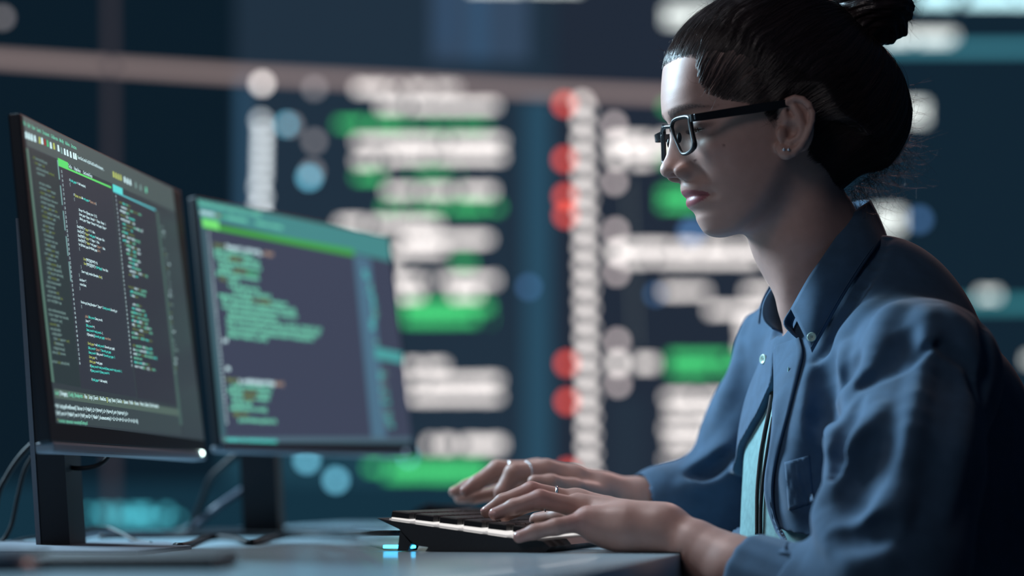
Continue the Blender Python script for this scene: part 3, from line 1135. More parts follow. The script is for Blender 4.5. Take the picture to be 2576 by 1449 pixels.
def mouse(label, c, s, m, yaw=0.0, wheel=True):
    R = np.array([[math.cos(yaw), math.sin(yaw), 0], [-math.sin(yaw), math.cos(yaw), 0], [0, 0, 1.0]])
    root = empty('computer_mouse', c)
    tag(root, label, 'mouse')
    vs, fs = [], []
    N, Mr = 28, 8
    for i in range(Mr + 1):
        t = i / Mr
        for k in range(N):
            a = 2 * math.pi * k / N
            rx = s[0] / 2 * (abs(math.cos(a)) ** 0.85) * np.sign(math.cos(a))
            ry = s[1] / 2 * (abs(math.sin(a)) ** 0.85) * np.sign(math.sin(a))
            sh = math.cos(t * math.pi / 2) ** 0.55
            z = s[2] * math.sin(t * math.pi / 2) * (1 - 0.25 * math.cos(a) * (1 - t))
            vs.append(np.asarray(c) + np.array([rx * sh, ry * sh, z]) @ R)
    for i in range(Mr):
        for k in range(N):
            k2 = (k + 1) % N
            fs.append((i * N + k, i * N + k2, (i + 1) * N + k2, (i + 1) * N + k))
    fs.append(tuple(range(N - 1, -1, -1)))
    mesh_obj('body', vs, fs, m, root, True)
    if not wheel:
        return root
    b = MB()
    b.tube([np.asarray(c) + np.array([-s[0] * 0.22, y, s[2] * 0.86]) @ R for y in (-0.004, 0.004)], 0.008, 14)
    b.build('scroll_wheel', M_GREYP, root, True)
    return root


q = P(1130, 1350, 2.62)
mouse('dark computer mouse behind the lit keyboard, below the far hand', (q[0], q[1], DESK_Z), (0.112, 0.066, 0.040), M_BLACK, 0.25)
q = P(8, 1440, 1.47)
M_GLOSS = mat('glossy_dark', (0.03, 0.05, 0.075), rough=0.32, coat=0.1)
mouse('glossy dark computer mouse at the edge of the desk beside the flat keyboard', (q[0] - 0.012, 1.50, DESK_Z), (0.066, 0.11, 0.017), M_GLOSS, 0.1, False)

# flat dark keyboard nearest the lens
KB2 = empty('keyboard', (-0.36, 1.585, DESK_Z))
tag(KB2, 'flat dark keyboard nearest the lens, below the near monitor stand', 'keyboard')
b = MB()
b.box((-0.425, 1.585, DESK_Z + 0.005), (0.42, 0.13, 0.009), bevel=0.003)
b.build('case', M_KCASE, KB2)
M_KEY2 = mat('flat_keycap', (0.035, 0.042, 0.052), rough=0.35)
b = MB()
b.box((0, 0, 0), (0.0165, 0.0165, 0.004), bevel=0.001)
me2 = bpy.data.meshes.new('key')
me2.from_pydata(b.v, [], b.f)
me2.materials.append(M_KEY2)
for rr_ in range(6):
    for cc in range(13):
        o = bpy.data.objects.new('key', me2)
        COL.objects.link(o)
        o.parent = KB2
        o.location = (-0.056 - 0.205 + 0.0195 * cc + 0.0195, -0.049 + 0.0195 * rr_, 0.0105)

# ------------------------------------------------------------------ the woman's head: own axes (forward, to her left, up)
YAW, PITCH = math.radians(12.5), math.radians(9.0)
H_F = np.array([-math.cos(YAW) * math.cos(PITCH), -math.sin(YAW) * math.cos(PITCH), -math.sin(PITCH)])
H_L = np.array([math.sin(YAW), -math.cos(YAW), 0.0])
H_U = np.cross(H_F, H_L)
H_M = np.stack([H_F, H_L, H_U])
H_C = P(1915, 335, 2.07)


def hl(px, py, l=0.0):
    """pixel -> head-local point at sideways offset l"""
    r = ray(px, py)
    A = np.stack([r, -H_F, -H_U], 1)
    t, f, u = np.linalg.solve(A, H_C + l * H_L - CAM)
    return np.array([f, l, u])


def hw(q):
    """head-local -> world"""
    return H_C + np.asarray(q) @ H_M


def to_head(p):
    return (p - H_C) @ H_M.T


PROF_PX = [(1676, 165), (1672.5, 205), (1671, 235), (1670.8, 262), (1672, 283), (1676.5, 298), (1682.5, 312),
           (1684.5, 330), (1685, 350), (1682, 368), (1677, 387), (1670.5, 407), (1667.5, 419), (1667.3, 427), (1670, 435.5),
           (1678, 441.5), (1692, 445), (1706, 446.5), (1713, 449), (1716, 459), (1715, 470), (1717, 478), (1722.5, 487),
           (1729, 492), (1735, 496), (1731, 500), (1729.5, 507), (1731, 515), (1737, 522), (1747.5, 529), (1754, 539),
           (1755, 552), (1762, 566), (1773, 583), (1788, 596), (1808, 601)]
_pl = np.array([hl(x, y) for x, y in PROF_PX])
_o = np.argsort(_pl[:, 2])
PROF_U, PROF_F = _pl[_o, 2], _pl[_o, 0]
_ug = np.linspace(-0.12, 0.15, 541)
_fg = np.interp(_ug, PROF_U, PROF_F)
_hi_u = np.array([PROF_U[-1], 0.097, 0.11, 0.122, 0.131, 0.137])
_hi_f = np.array([PROF_F[-1], 0.0735, 0.060, 0.041, 0.020, 0.0])
_fg = np.where(_ug > PROF_U[-1], np.interp(_ug, _hi_u, _hi_f), _fg)
_k = np.exp(-0.5 * (np.arange(-6, 7) / 1.6) ** 2)
_fg = np.convolve(np.pad(_fg, 6, mode='edge'), _k / _k.sum(), mode='valid')

T_U = np.array([-0.12, -0.105, -0.095, -0.08, -0.06, -0.04, -0.02, 0.0, 0.02, 0.04, 0.07, 0.10, 0.115, 0.125, 0.132, 0.137])
T_W = np.array([0.040, 0.042, 0.044, 0.050, 0.0575, 0.0635, 0.0675, 0.070, 0.0715, 0.073, 0.0735, 0.064, 0.052, 0.038, 0.022, 0.001])
T_F = np.array([0.030, 0.045, 0.058, 0.069, 0.0745, 0.0785, 0.0800, 0.0815, 0.084, 0.0, 0, 0, 0, 0, 0, 0])
_pf = lambda u: np.interp(u, _ug, _fg)
T_F[9:] = _pf(T_U[9:])
T_F[9] -= 0.003
T_B = np.array([0.05, 0.05, 0.052, 0.056, 0.065, 0.076, 0.086, 0.094, 0.099, 0.102, 0.098, 0.083, 0.067, 0.049, 0.03, 0.001])
N_U = np.array([-0.12, -0.095, -0.078, -0.064, -0.055, -0.048, -0.041, -0.033, -0.027, -0.018, -0.005, 0.012, 0.024, 0.034, 0.06])
N_W = np.array([0.030, 0.029, 0.024, 0.025, 0.026, 0.0265, 0.022, 0.0165, 0.0150, 0.0135, 0.0115, 0.0105, 0.015, 0.045, 0.06])
N_P = np.array([2.0, 2.0, 2.2, 2.6, 3.4, 3.8, 2.8, 2.2, 2.4, 2.0, 1.7, 1.7, 2.0, 2.0, 2.0])


def _dense(x, y, sig=0.004):
    g = np.linspace(-0.13, 0.16, 581)
    v = np.interp(g, x, y)
    n = int(sig / 0.0005 * 3)
    k = np.exp(-0.5 * (np.arange(-n, n + 1) * 0.0005 / sig) ** 2)
    return g, np.convolve(np.pad(v, n, mode='edge'), k / k.sum(), mode='valid')


T_F0 = T_F.copy()
TW_U, TW = _dense(T_U, T_W)
TB_U, TB = _dense(T_U, T_B)
_tf = np.interp(_ug, T_U, T_F0)
_tf = np.where(_ug > 0.045, _fg, _tf)
TF_U, TF = _dense(_ug, _tf)
NW_U, NW = _dense(N_U, N_W, 0.002)
NP_U, NP = _dense(N_U, N_P, 0.002)
EYE = hl(1757, 318, 0.0315)
EYE[0] = 0.0665
MOUTH_U = hl(1735, 496)[2]
LIP_T = hl(1717, 478)[2]
LIP_B = hl(1737, 522)[2]
CORNER = hl(1767, 490, 0.024)


def mouth_u(l):
    return MOUTH_U + (CORNER[2] - MOUTH_U) * np.clip(l / 0.024, 0, 1.3) ** 2


def head_base(q):
    """skull, face plane, nose, lips and chin; q = (forward, |side|, up)"""
    f, l, u = q[:, 0], q[:, 1], q[:, 2]
    w = np.interp(u, TW_U, TW)
    af = np.interp(u, TF_U, TF)
    ab = np.interp(u, TB_U, TB)
    du = np.zeros_like(u)
    lipz = np.exp(-((u - MOUTH_U) / 0.018) ** 2)
    uu = u - lipz * (mouth_u(l) - MOUTH_U)               # the mouth curves up to its corners
    pf = np.interp(uu, _ug, _fg)
    wn = np.interp(uu, NW_U, NW)
    pn = np.interp(uu, NP_U, NP)
    G = np.exp(-(l / wn) ** pn)
    front = np.clip((f - 0.02) / 0.03, 0, 1)
    d = (pf - np.interp(uu, TF_U, TF)) * G
    d = d - 0.0095 * np.exp(-((l - 0.030) / 0.0135) ** 2 - ((u - EYE[2]) / 0.0105) ** 2)      # eye sockets
    d = d + 0.0030 * np.exp(-((l - 0.034) / 0.018) ** 2 - ((u - EYE[2] - 0.0165) / 0.006) ** 2)  # brow ridge
    d = d + 0.0055 * np.exp(-((l - 0.044) / 0.018) ** 2 - ((u + 0.012) / 0.014) ** 2)         # cheek bones
    d = d - 0.0030 * np.exp(-((l - 0.027) / 0.006) ** 2 - ((u - CORNER[2]) / 0.006) ** 2)     # mouth corners
    d = d - 0.0020 * np.exp(-((l - 0.0235 - (-0.026 - u) * 0.35) / 0.004) ** 2 - ((u + 0.034) / 0.010) ** 2)
    x = f - d * front
    n = 2.25
    a = np.where(x > 0, af, ab)
    a = np.maximum(a, 1e-3)
    w = w - 0.007 * np.exp(-((u - 0.045) / 0.02) ** 2) * np.exp(-((f - 0.062) / 0.02) ** 2)    # temples
    rr = ((np.abs(x) / a) ** n + (l / np.maximum(w, 1e-3)) ** n) ** (1 / n) + 1e-9
    rad = np.sqrt(x * x + l * l)
    r = rad * (1 - 1 / rr)
    r = np.maximum(r, u - 0.137)
    cut = -0.0975 + (0.065 - f) * 0.10 + np.clip(l / 0.05, 0, 1.3) ** 2 * np.clip(0.065 - f, 0, 1) * 0.50
    return smax(r, cut - u, 0.014)


class LocalPrim(Prim):
    pass


EAR_L0 = 0.0695


def ear(px, py, dl=0.0):
    l = EAR_L0 + max(0, px - 1958) * 0.00039 * 0.45 + dl
    return hl(px, py, l)


HEAD = Sculpt()
HEAD.u(Prim(head_base, (0, 0.0, 0.01), 0.19), 0.0)
# nose wings and nostrils
_al = hl(1724, 430, 0.0125)
HEAD.u(ell(_al, (0.0115, 0.0062, 0.0078)), 0.006)
_ti = hl(1684, 427, 0.0)
HEAD.u(ell(_ti, (0.0085, 0.0095, 0.0080)), 0.006)
_no = hl(1702, 442, 0.0068)
HEAD.s(ell(_no, (0.0070, 0.0034, 0.0045)), 0.003)
# eyelids and the slit between them
HEAD.u(ell(EYE, (0.0140, 0.0150, 0.0125)), 0.006)
HEAD.s(ell(EYE + np.array([0.0120, 0.001, -0.0035]), (0.0070, 0.0125, 0.0017)), 0.0015)
# ear
HEAD.u(ell(ear(2006, 312), (0.0155, 0.0042, 0.027), np.array([[0.93, -0.36, 0], [0.36, 0.93, 0], [0, 0, 1.0]])), 0.006)
HEAD.u(chain([ear(1962, 372, 0.001), ear(1975, 384, 0.002), ear(1990, 378, 0.001)], [0.0045, 0.0055, 0.0050]), 0.005)
HEAD.s(ell(ear(1991, 330, 0.007), (0.0085, 0.0085, 0.0095)), 0.004)
HEAD.s(chain([ear(1984, 278, 0.004), ear(1992, 290, 0.0045)], [0.0032, 0.0030]), 0.003)
HEAD.s(chain([ear(2005, 258, 0.004), ear(2030, 280, 0.0045), ear(2033, 312, 0.0045), ear(2020, 345, 0.004)],
             [0.0026, 0.0028, 0.0026, 0.0018]), 0.003)
_hel = [(1977, 302), (1972, 286), (1971, 270), (1980, 255), (1999, 247), (2019, 250), (2035, 263), (2044, 285), (2043, 303),
        (2037, 323), (2028, 345), (2014, 367), (1998, 383), (1981, 390), (1967, 384)]
HEAD.u(chain([ear(x, y, 0.0035) for x, y in _hel], [0.0026] * 3 + [0.0030] * 8 + [0.0036] * 4, 0.001), 0.003)
HEAD.u(chain([ear(x, y, 0.003) for x, y in [(2000, 272), (2009, 290), (2017, 313), (2016, 331), (2006, 347), (1988, 357)]],
             [0.0026, 0.0029, 0.0030, 0.0029, 0.0028, 0.0026], 0.001), 0.004)
HEAD.u(chain([ear(1976, 290, 0.002), ear(1995, 302, 0.001), ear(2010, 310, 0.0)], [0.0022, 0.0024, 0.002], 0.001), 0.003)
HEAD.u(ell(ear(1965, 338, 0.0035), (0.0050, 0.0036, 0.0070)), 0.004)


def head_world(p):
    q = to_head(p)
    q[:, 1] = np.abs(q[:, 1])
    return HEAD.value(q)


def skull_world(p):
    q = to_head(p)
    q[:, 1] = np.abs(q[:, 1])
    return head_base(q)


HEAD_PRIM = Prim(head_world, hw((-0.005, 0, 0.02)), 0.155)

# ------------------------------------------------------------------ torso, arms and hands
BYAW = math.radians(24)
B_F = np.array([-math.cos(BYAW), -math.sin(BYAW), 0.0])        # chest forward
B_L = np.array([math.sin(BYAW), -math.cos(BYAW), 0.0])         # to her left (towards the lens)
B_U = np.array([0, 0, 1.0])
B_M = np.stack([B_F, B_L, B_U])


def torso(s, g):
    """soft body core grown by g"""
    s.u(ell(P(2200, 1110, 2.10), (0.106 + g, 0.140 + g, 0.20 + g), B_M), 0.0)
    s.u(ell(P(2110, 1090, 2.03), (0.066 + g, 0.066 + g, 0.080 + g), B_M), 0.03)
    s.u(ell(P(2045, 1090, 2.16), (0.066 + g, 0.066 + g, 0.080 + g), B_M), 0.03)
    s.u(ell(P(2165, 1360, 2.09), (0.112 + g, 0.145 + g, 0.17 + g), B_M), 0.04)
    s.u(ell(P(2170, 1640, 2.09), (0.120 + g, 0.165 + g, 0.13 + g), B_M), 0.05)
    s.u(chain([P(2325, 945, 1.945), P(2200, 850, 2.08), P(2020, 880, 2.24)], [0.058 + g, 0.050 + g, 0.050 + g], 0.03), 0.028)
    s.u(chain([P(2178, 790, 2.10), P(2262, 985, 2.10), P(2348, 1072, 2.10), P(2370, 1290, 2.11), P(2330, 1560, 2.11)],
              [0.048 + g, 0.073 + g, 0.086 + g, 0.098 + g, 0.110 + g], 0.02), 0.028)
    return s


NECK = [chain([P(1968, 470, 2.085), P(2030, 600, 2.095), P(2130, 790, 2.11)], [0.050, 0.0505, 0.058], 0.02)]

BODY = Sculpt()
BODY.u(HEAD_PRIM, 0.0)
BODY.u(NECK[0], 0.016)
BODY.u(chain([P(2040, 440, 2.045), P(2030, 600, 2.055), P(1998, 775, 2.085)], [0.012, 0.012, 0.009], 0.01), 0.03)   # neck muscle
_core = torso(Sculpt(), -0.012)
BODY.group(_core, 0.03)

# left arm (near the lens)
L_EL = P(2235, 1580, 1.83)
BODY.u(chain([P(2325, 940, 1.94), P(2275, 1240, 1.875), L_EL], [0.052, 0.045, 0.038], 0.02), 0.03)
BODY.u(chain([L_EL, P(2010, 1502, 1.885), P(1850, 1436, 1.92), P(1745, 1380, 1.945), P(1668, 1342, 1.965)],
             [0.041, 0.0385, 0.0320, 0.0262, 0.0232], 0.005), 0.02)
# right arm
R_EL = P(1815, 1300, 2.31)
BODY.u(chain([P(2010, 890, 2.25), P(1920, 1090, 2.29), R_EL], [0.050, 0.043, 0.038], 0.02), 0.03)
BODY.u(chain([R_EL, P(1700, 1292, 2.29), P(1600, 1272, 2.27), P(1508, 1245, 2.255)], [0.039, 0.037, 0.0308, 0.0232], 0.005), 0.02)


def hand(palm, fingers, thumb):
    h = Sculpt()
    for pts, rad, k in palm:
        h.u(chain(pts, [x + 0.0008 for x in rad], 0.004), k)
    fs = Sculpt()
    for pts, rad in fingers:
        fs.u(chain(pts, rad, 0.0035), 0.0012)
    h.group(fs, 0.0075)
    h.u(chain(thumb[0], thumb[1], 0.005), 0.008)
    return h


# left hand, palm down: little finger nearest the lens
LH = hand(
    [([P(1668, 1330, 1.965), P(1560, 1312, 1.985), P(1455, 1276, 2.000)], [0.0215, 0.0200, 0.0110], 0.0),
     ([P(1668, 1335, 1.960), P(1570, 1322, 1.962), P(1478, 1308, 1.965)], [0.0210, 0.0200, 0.0115], 0.014),
     ([P(1655, 1330, 1.985), P(1560, 1300, 2.015), P(1452, 1264, 2.025)], [0.0190, 0.0150, 0.0105], 0.014),
     ([P(1655, 1335, 1.99), P(1550, 1310, 2.035), P(1445, 1268, 2.050)], [0.0190, 0.0150, 0.0105], 0.014),
     ([P(1650, 1350, 1.955), P(1575, 1352, 1.957), P(1500, 1335, 1.960)], [0.0180, 0.0165, 0.0110], 0.014)],
    [([P(1478, 1310, 1.962), P(1398, 1326, 1.952), P(1345, 1338, 1.952), P(1306, 1351, 1.955)], [0.0095, 0.0078, 0.0070, 0.0058]),
     ([P(1455, 1278, 1.992), P(1358, 1254, 1.985), P(1292, 1275, 1.987), P(1245, 1293, 1.990)], [0.0098, 0.0084, 0.0074, 0.0060]),
     ([P(1452, 1262, 2.020), P(1336, 1234, 2.015), P(1264, 1262, 2.015), P(1224, 1288, 2.016)], [0.0098, 0.0084, 0.0074, 0.0060]),
     ([P(1445, 1266, 2.045), P(1355, 1262, 2.050), P(1300, 1280, 2.050), P(1268, 1300, 2.048)], [0.0098, 0.0082, 0.0072, 0.0058])],
    ([P(1600, 1335, 2.02), P(1500, 1310, 2.055), P(1410, 1303, 2.075), P(1350, 1308, 2.085)], [0.015, 0.0125, 0.0100, 0.0075]))
BODY.group(LH, 0.010)
BODY.u(ell(P(1664, 1314, 1.952), (0.009, 0.0065, 0.007)), 0.014)        # wrist bone
for a, b in (((1455, 1262, 1.998), (1600, 1300, 1.975)), ((1448, 1250, 2.022), (1610, 1288, 1.995)), ((1480, 1298, 1.960), (1600, 1312, 1.952))):
    BODY.u(chain([P(*a), P((a[0] + b[0]) / 2, (a[1] + b[1]) / 2 - 3, (a[2] + b[2]) / 2), P(*b)], [0.0052, 0.0046, 0.0034], 0.003), 0.010)

# right hand, palm down: thumb nearest the lens
RH = hand(
    [([P(1508, 1240, 2.255), P(1440, 1212, 2.245), P(1372, 1186, 2.235)], [0.0205, 0.0180, 0.0120], 0.0),
     ([P(1505, 1242, 2.27), P(1430, 1215, 2.275), P(1352, 1184, 2.265)], [0.0195, 0.0165, 0.0115], 0.014),
     ([P(1505, 1245, 2.285), P(1420, 1222, 2.300), P(1345, 1196, 2.295)], [0.0190, 0.0160, 0.0110], 0.014),
     ([P(1505, 1255, 2.29), P(1420, 1235, 2.320), P(1350, 1215, 2.322)], [0.0180, 0.0150, 0.0105], 0.014)],
    [([P(1372, 1186, 2.232), P(1292, 1190, 2.215), P(1264, 1238, 2.212), P(1262, 1276, 2.214)], [0.0115, 0.0098, 0.0086, 0.0066]),
     ([P(1352, 1182, 2.262), P(1250, 1180, 2.255), P(1200, 1215, 2.250), P(1172, 1234, 2.248)], [0.0108, 0.0092, 0.0082, 0.0064]),
     ([P(1345, 1195, 2.292), P(1235, 1197, 2.287), P(1175, 1225, 2.283), P(1143, 1238, 2.280)], [0.0105, 0.0088, 0.0078, 0.0062]),
     ([P(1350, 1214, 2.320), P(1250, 1240, 2.315), P(1195, 1250, 2.312), P(1155, 1254, 2.310)], [0.0098, 0.0082, 0.0072, 0.0058])],
    ([P(1500, 1250, 2.235), P(1440, 1232, 2.205), P(1385, 1217, 2.190), P(1344, 1212, 2.185)], [0.016, 0.0118, 0.0094, 0.0072]))
BODY.group(RH, 0.010)


# the heel of the hand lies flat on the desk top
BODY.s(Prim(lambda p: np.maximum(p[:, 2] - (DESK_Z + 0.0008), -(p - D_EDGE) @ D_BACK), D_EDGE + D_BACK * 0.3 - np.array([0, 0, 0.3]), 1.2), 0.004)


def skin_colors(v):
    q = to_head(v)
    f, l, u = q[:, 0], np.abs(q[:, 1]), q[:, 2]
    c = np.tile(np.array([0.43, 0.265, 0.225]), (len(v), 1))

    def blend(mask, col):
        m = np.clip(mask, 0, 1)[:, None]
        c[:] = c * (1 - m) + np.array(col) * m
    head = (f > 0.03) & (np.abs(u) < 0.16)
    mu = mouth_u(l)
    half = np.sqrt(np.clip(1 - (l / 0.0255) ** 2, 0, 1))
    top = mu + (LIP_T - MOUTH_U) * half ** 0.8
    bot = mu + (LIP_B - MOUTH_U) * half
    inside = np.minimum(top - u, u - bot) / 0.0012
    blend(np.where(head & (l < 0.0255), inside, 0), (0.27, 0.075, 0.088))
    blend(np.where(head & (l < 0.024), 1 - np.abs(u - mu) / 0.0012, 0) * 0.8, (0.12, 0.035, 0.04))
    # eyebrows
    bp = np.array([hl(x, y, s)[[1, 2]] for x, y, s in ((1688, 288, 0.010), (1704, 279, 0.018), (1722, 271, 0.027), (1750, 266, 0.040), (1772, 271, 0.052))])
    bu = np.interp(l, bp[:, 0], bp[:, 1])
    th = np.interp(l, [0.008, 0.018, 0.04, 0.054], [0.0045, 0.0042, 0.003, 0.001])
    m = np.clip((th - np.abs(u - bu)) / 0.0016, 0, 1) * ((l > 0.0075) & (l < 0.055))
    n = 0.75 + 0.25 * np.sin(l * 2600 + u * 1900)
    blend(np.where(head, m * n * 0.85, 0), (0.05, 0.032, 0.03))
    # lash line, cheek flush, moles
    e = np.sqrt(((l - EYE[1]) / 0.0145) ** 2 + ((u - EYE[2] + 0.0012) / 0.0042) ** 2)
    blend(np.where(head & (f > 0.06), 1 - np.abs(e - 1) / 0.35, 0) * 0.6, (0.06, 0.04, 0.04))
    blend(np.exp(-((l - 0.045) / 0.02) ** 2 - ((u + 0.02) / 0.02) ** 2) * (f > 0.02) * 0.25, (0.46, 0.22, 0.19))
    for x, y, s in ((1760, 398, 0.037), (1828, 362, 0.062), (2031, 275, 0.083)):
        mq = hl(x, y, s)
        dd = np.sqrt((q[:, 0] - mq[0]) ** 2 + (u - mq[2]) ** 2)
        blend(np.where(q[:, 1] > 0.02, 1.6 - dd / 0.0011, 0) * 0.7, (0.13, 0.06, 0.055))
    # knuckles and finger tips are pinker
    for pts in ((1357, 1246, 1.985), (1336, 1226, 2.015), (1452, 1308, 1.955), (1240, 1294, 1.99), (1300, 1352, 1.955), (1270, 1260, 2.215), (1165, 1234, 2.25)):
        dd = np.linalg.norm(v - P(*pts), axis=1)
        blend(np.exp(-(dd / 0.016) ** 2) * 0.45, (0.46, 0.205, 0.19))
    return c


M_SKIN = mat('skin', (0.53, 0.282, 0.245), rough=0.46, spec=0.45, attr='col', noise=(90, 0.05), bump=('noise', 900, 0.12, 0.0006), sss=0.12)
PERSON = sculpt_obj('person', BODY.value, (-0.10, 1.62, 0.55), (0.62, 2.50, 1.36), 0.0015, M_SKIN, None, skin_colors)
tag(PERSON, 'woman in a blue shirt and dark glasses typing at the desk', 'person')

# finger nails that show
M_NAIL = mat('nail', (0.62, 0.36, 0.33), rough=0.22, spec=0.6)
for pa, pb, r, up in ((P(1292, 1275, 1.987), P(1245, 1293, 1.990), 0.0064, (-0.15, -0.75, 0.65)), (P(1264, 1262, 2.015), P(1224, 1288, 2.016), 0.0064, (-0.3, -0.35, 0.85)),
                      (P(1345, 1338, 1.952), P(1306, 1351, 1.955), 0.0060, (-0.15, -0.55, 0.8)), (P(1385, 1217, 2.190), P(1344, 1212, 2.185), 0.0076, (-0.2, -0.8, 0.55)),
                      (P(1200, 1215, 2.250), P(1172, 1234, 2.248), 0.0068, (-0.4, -0.5, 0.8)), (P(1175, 1225, 2.283), P(1143, 1238, 2.280), 0.0066, (-0.4, -0.4, 0.85))):
    ax = unit(pb - pa)
    up = np.asarray(up)
    up = unit(up - ax * np.dot(up, ax))
    sd = np.cross(ax, up)
    b = MB()
    b.ball(pb - ax * 0.0008 + up * r * 0.62, 0.0048, 14, 10, R=np.stack([ax, sd, up]), s=(1.15, 0.92, 0.42))
    b.build('fingernail', M_NAIL, PERSON, True)

# ------------------------------------------------------------------ hair swept up into a bun
HAIRLINE = [(1678, 158, 0.0), (1690, 150, 0.012), (1712, 146, 0.022), (1745, 148, 0.038), (1757, 168, 0.050), (1768, 200, 0.057),
            (1790, 226, 0.063), (1830, 243, 0.068), (1880, 254, 0.071), (1918, 268, 0.072), (1938, 300, 0.072), (1948, 300, 0.072),
            (1962, 268, 0.071), (1985, 244, 0.072), (2030, 250, 0.074), (2050, 290, 0.074), (2048, 345, 0.071), (2042, 400, 0.066),
            (2050, 455, 0.060), (2085, 492, 0.045), (2140, 512, 0.0)]
_hp = np.array([hl(*p)[[0, 2]] for p in HAIRLINE])
HPOLY = np.vstack([[0.20, _hp[0, 1] + 0.012], _hp, [-0.10, _hp[-1, 1] - 0.10], [-0.30, -0.25], [-0.30, 0.35], [0.20, 0.35]])


def poly_sd(x, y, poly):
    """signed distance to a polygon, positive inside"""
    d = np.full(len(x), 1e9)
    ins = np.zeros(len(x), bool)
    n = len(poly)
    for i in range(n):
        ax, ay = poly[i]
        bx, by = poly[(i + 1) % n]
        ex, ey = bx - ax, by - ay
        t = np.clip(((x - ax) * ex + (y - ay) * ey) / (ex * ex + ey * ey + 1e-12), 0, 1)
        d = np.minimum(d, (x - ax - t * ex) ** 2 + (y - ay - t * ey) ** 2)
        c = (ay > y) != (by > y)
        with np.errstate(divide='ignore', invalid='ignore'):
            ins ^= c & (x < ex * (y - ay) / (ey if ey != 0 else 1e-12) + ax)
    return np.where(ins, 1, -1) * np.sqrt(d)


HB_PX = [(2190, 118), (2215, 140), (2240, 172), (2260, 210), (2274, 255), (2281, 298), (2276, 335), (2258, 378), (2232, 414), (2200, 444),
         (2160, 472), (2128, 492)]
_hb = np.array([hl(x, y, 0.0) for x, y in HB_PX])
HB_U = np.concatenate([_hb[::-1, 2], [0.125, 0.138, 0.150, 0.157]])
HB_B = np.concatenate([-_hb[::-1, 0], [0.085, 0.065, 0.035, 0.001]])
_oo = np.argsort(HB_U)
HBG_U, HBG = _dense(HB_U[_oo], HB_B[_oo], 0.005)
HT_PX = [(1672, 166), (1690, 118), (1708, 86), (1730, 58), (1760, 32), (1800, 4), (1850, -24), (1920, -46), (2000, -55)]
_ht = np.array([hl(x, y, 0.0) for x, y in HT_PX])
HFU = np.concatenate([[-0.1, 0.0, 0.05], _ht[:, 2], [0.157]])
HFF = np.concatenate([[0.05, 0.06, 0.075], _ht[:, 0], [-0.03]])
HFG_U, HFG = _dense(HFU, HFF, 0.003)
HW_U, HWG = _dense(np.array([-0.12, -0.09, -0.06, -0.03, 0.0, 0.03, 0.06, 0.09, 0.115, 0.135, 0.148, 0.157]),
                   np.array([0.042, 0.052, 0.064, 0.073, 0.078, 0.081, 0.081, 0.075, 0.062, 0.044, 0.026, 0.001]), 0.005)
KNOT = hl(2165, 62, 0.0)
HCEN = np.array([-0.02, 0.0, 0.035])
_pole = unit(KNOT - HCEN)
_e1 = unit(np.cross(_pole, [0, 1.0, 0]))
_e2 = np.cross(_pole, _e1)
_ph = rng.uniform(0, 6.28, 12)


def strand_relief(q):
    v = q - HCEN
    n = np.sqrt((v * v).sum(1)) + 1e-9
    v = v / n[:, None]
    c = v @ _pole
    az = np.arctan2(v @ _e2, v @ _e1)
    s = np.sqrt(np.clip(1 - c * c, 0, 1))
    az = az + 0.05 * np.sin(5 * c + _ph[0]) + 0.03 * np.sin(11 * c + 3 * az + _ph[1])
    r = (0.45 * np.sin(az * 34 + _ph[2] + 2 * np.sin(az * 5)) + 0.35 * np.sin(az * 71 + _ph[3] + 2 * np.sin(az * 9)) +
         0.35 * np.sin(az * 127 + _ph[4] + 3 * np.sin(az * 13)))
    return r * np.clip(s * 2.2, 0, 1)


def hair_shell(q):
    f, l, u = q[:, 0], np.abs(q[:, 1]), q[:, 2]
    a = np.interp(u, HFG_U, HFG)
    b = np.interp(u, HBG_U, HBG)
    c = (a - b) / 2
    x = f - c
    h = np.maximum((a + b) / 2, 1e-3)
    w = np.maximum(np.interp(u, HW_U, HWG), 1e-3)
    rr = ((np.abs(x) / h) ** 2.15 + (l / w) ** 2.15) ** (1 / 2.15) + 1e-9
    rad = np.sqrt(x * x + l * l)
    return np.maximum(rad * (1 - 1 / rr), u - 0.156)


def hair_cap(q):
    din = poly_sd(q[:, 0], q[:, 2], HPOLY)
    d = hair_shell(q) - 0.0008 * strand_relief(q) * np.clip((din - 0.004) / 0.03, 0, 1)
    qa = q.copy()
    qa[:, 1] = np.abs(qa[:, 1])
    base = head_base(qa)
    lim = base - np.where(din > 0, np.minimum(0.0004 + din * 0.36 + np.clip(din, 0, 1) ** 2 * 14.0, 0.2), din * 1.5 - 0.0006)
    d = np.maximum(d, lim - 0.0006 * strand_relief(q) * np.clip((din - 0.006) / 0.04, 0, 1))
    under = (-0.098 - q[:, 2]) + np.clip(q[:, 0] + 0.02, -0.2, 0.1) * 0.2
    return smax(d, under, 0.006)


def hair_value(p):
    return hair_cap(to_head(p))


M_HAIR = mat('hair', (0.022, 0.014, 0.015), rough=0.38, spec=0.5, noise=(40, 0.3), bump=('noise', 420, 0.35, 0.0008))
M_STRAND = mat('hair_strand', (0.040, 0.026, 0.026), rough=0.32, spec=0.9)
_hc = hw(HCEN)
HAIR = sculpt_obj('hair', hair_value, _hc - 0.21, _hc + 0.21, 0.0014, M_HAIR, PERSON)
HAIR['label'] = 'dark brown hair swept back tight'


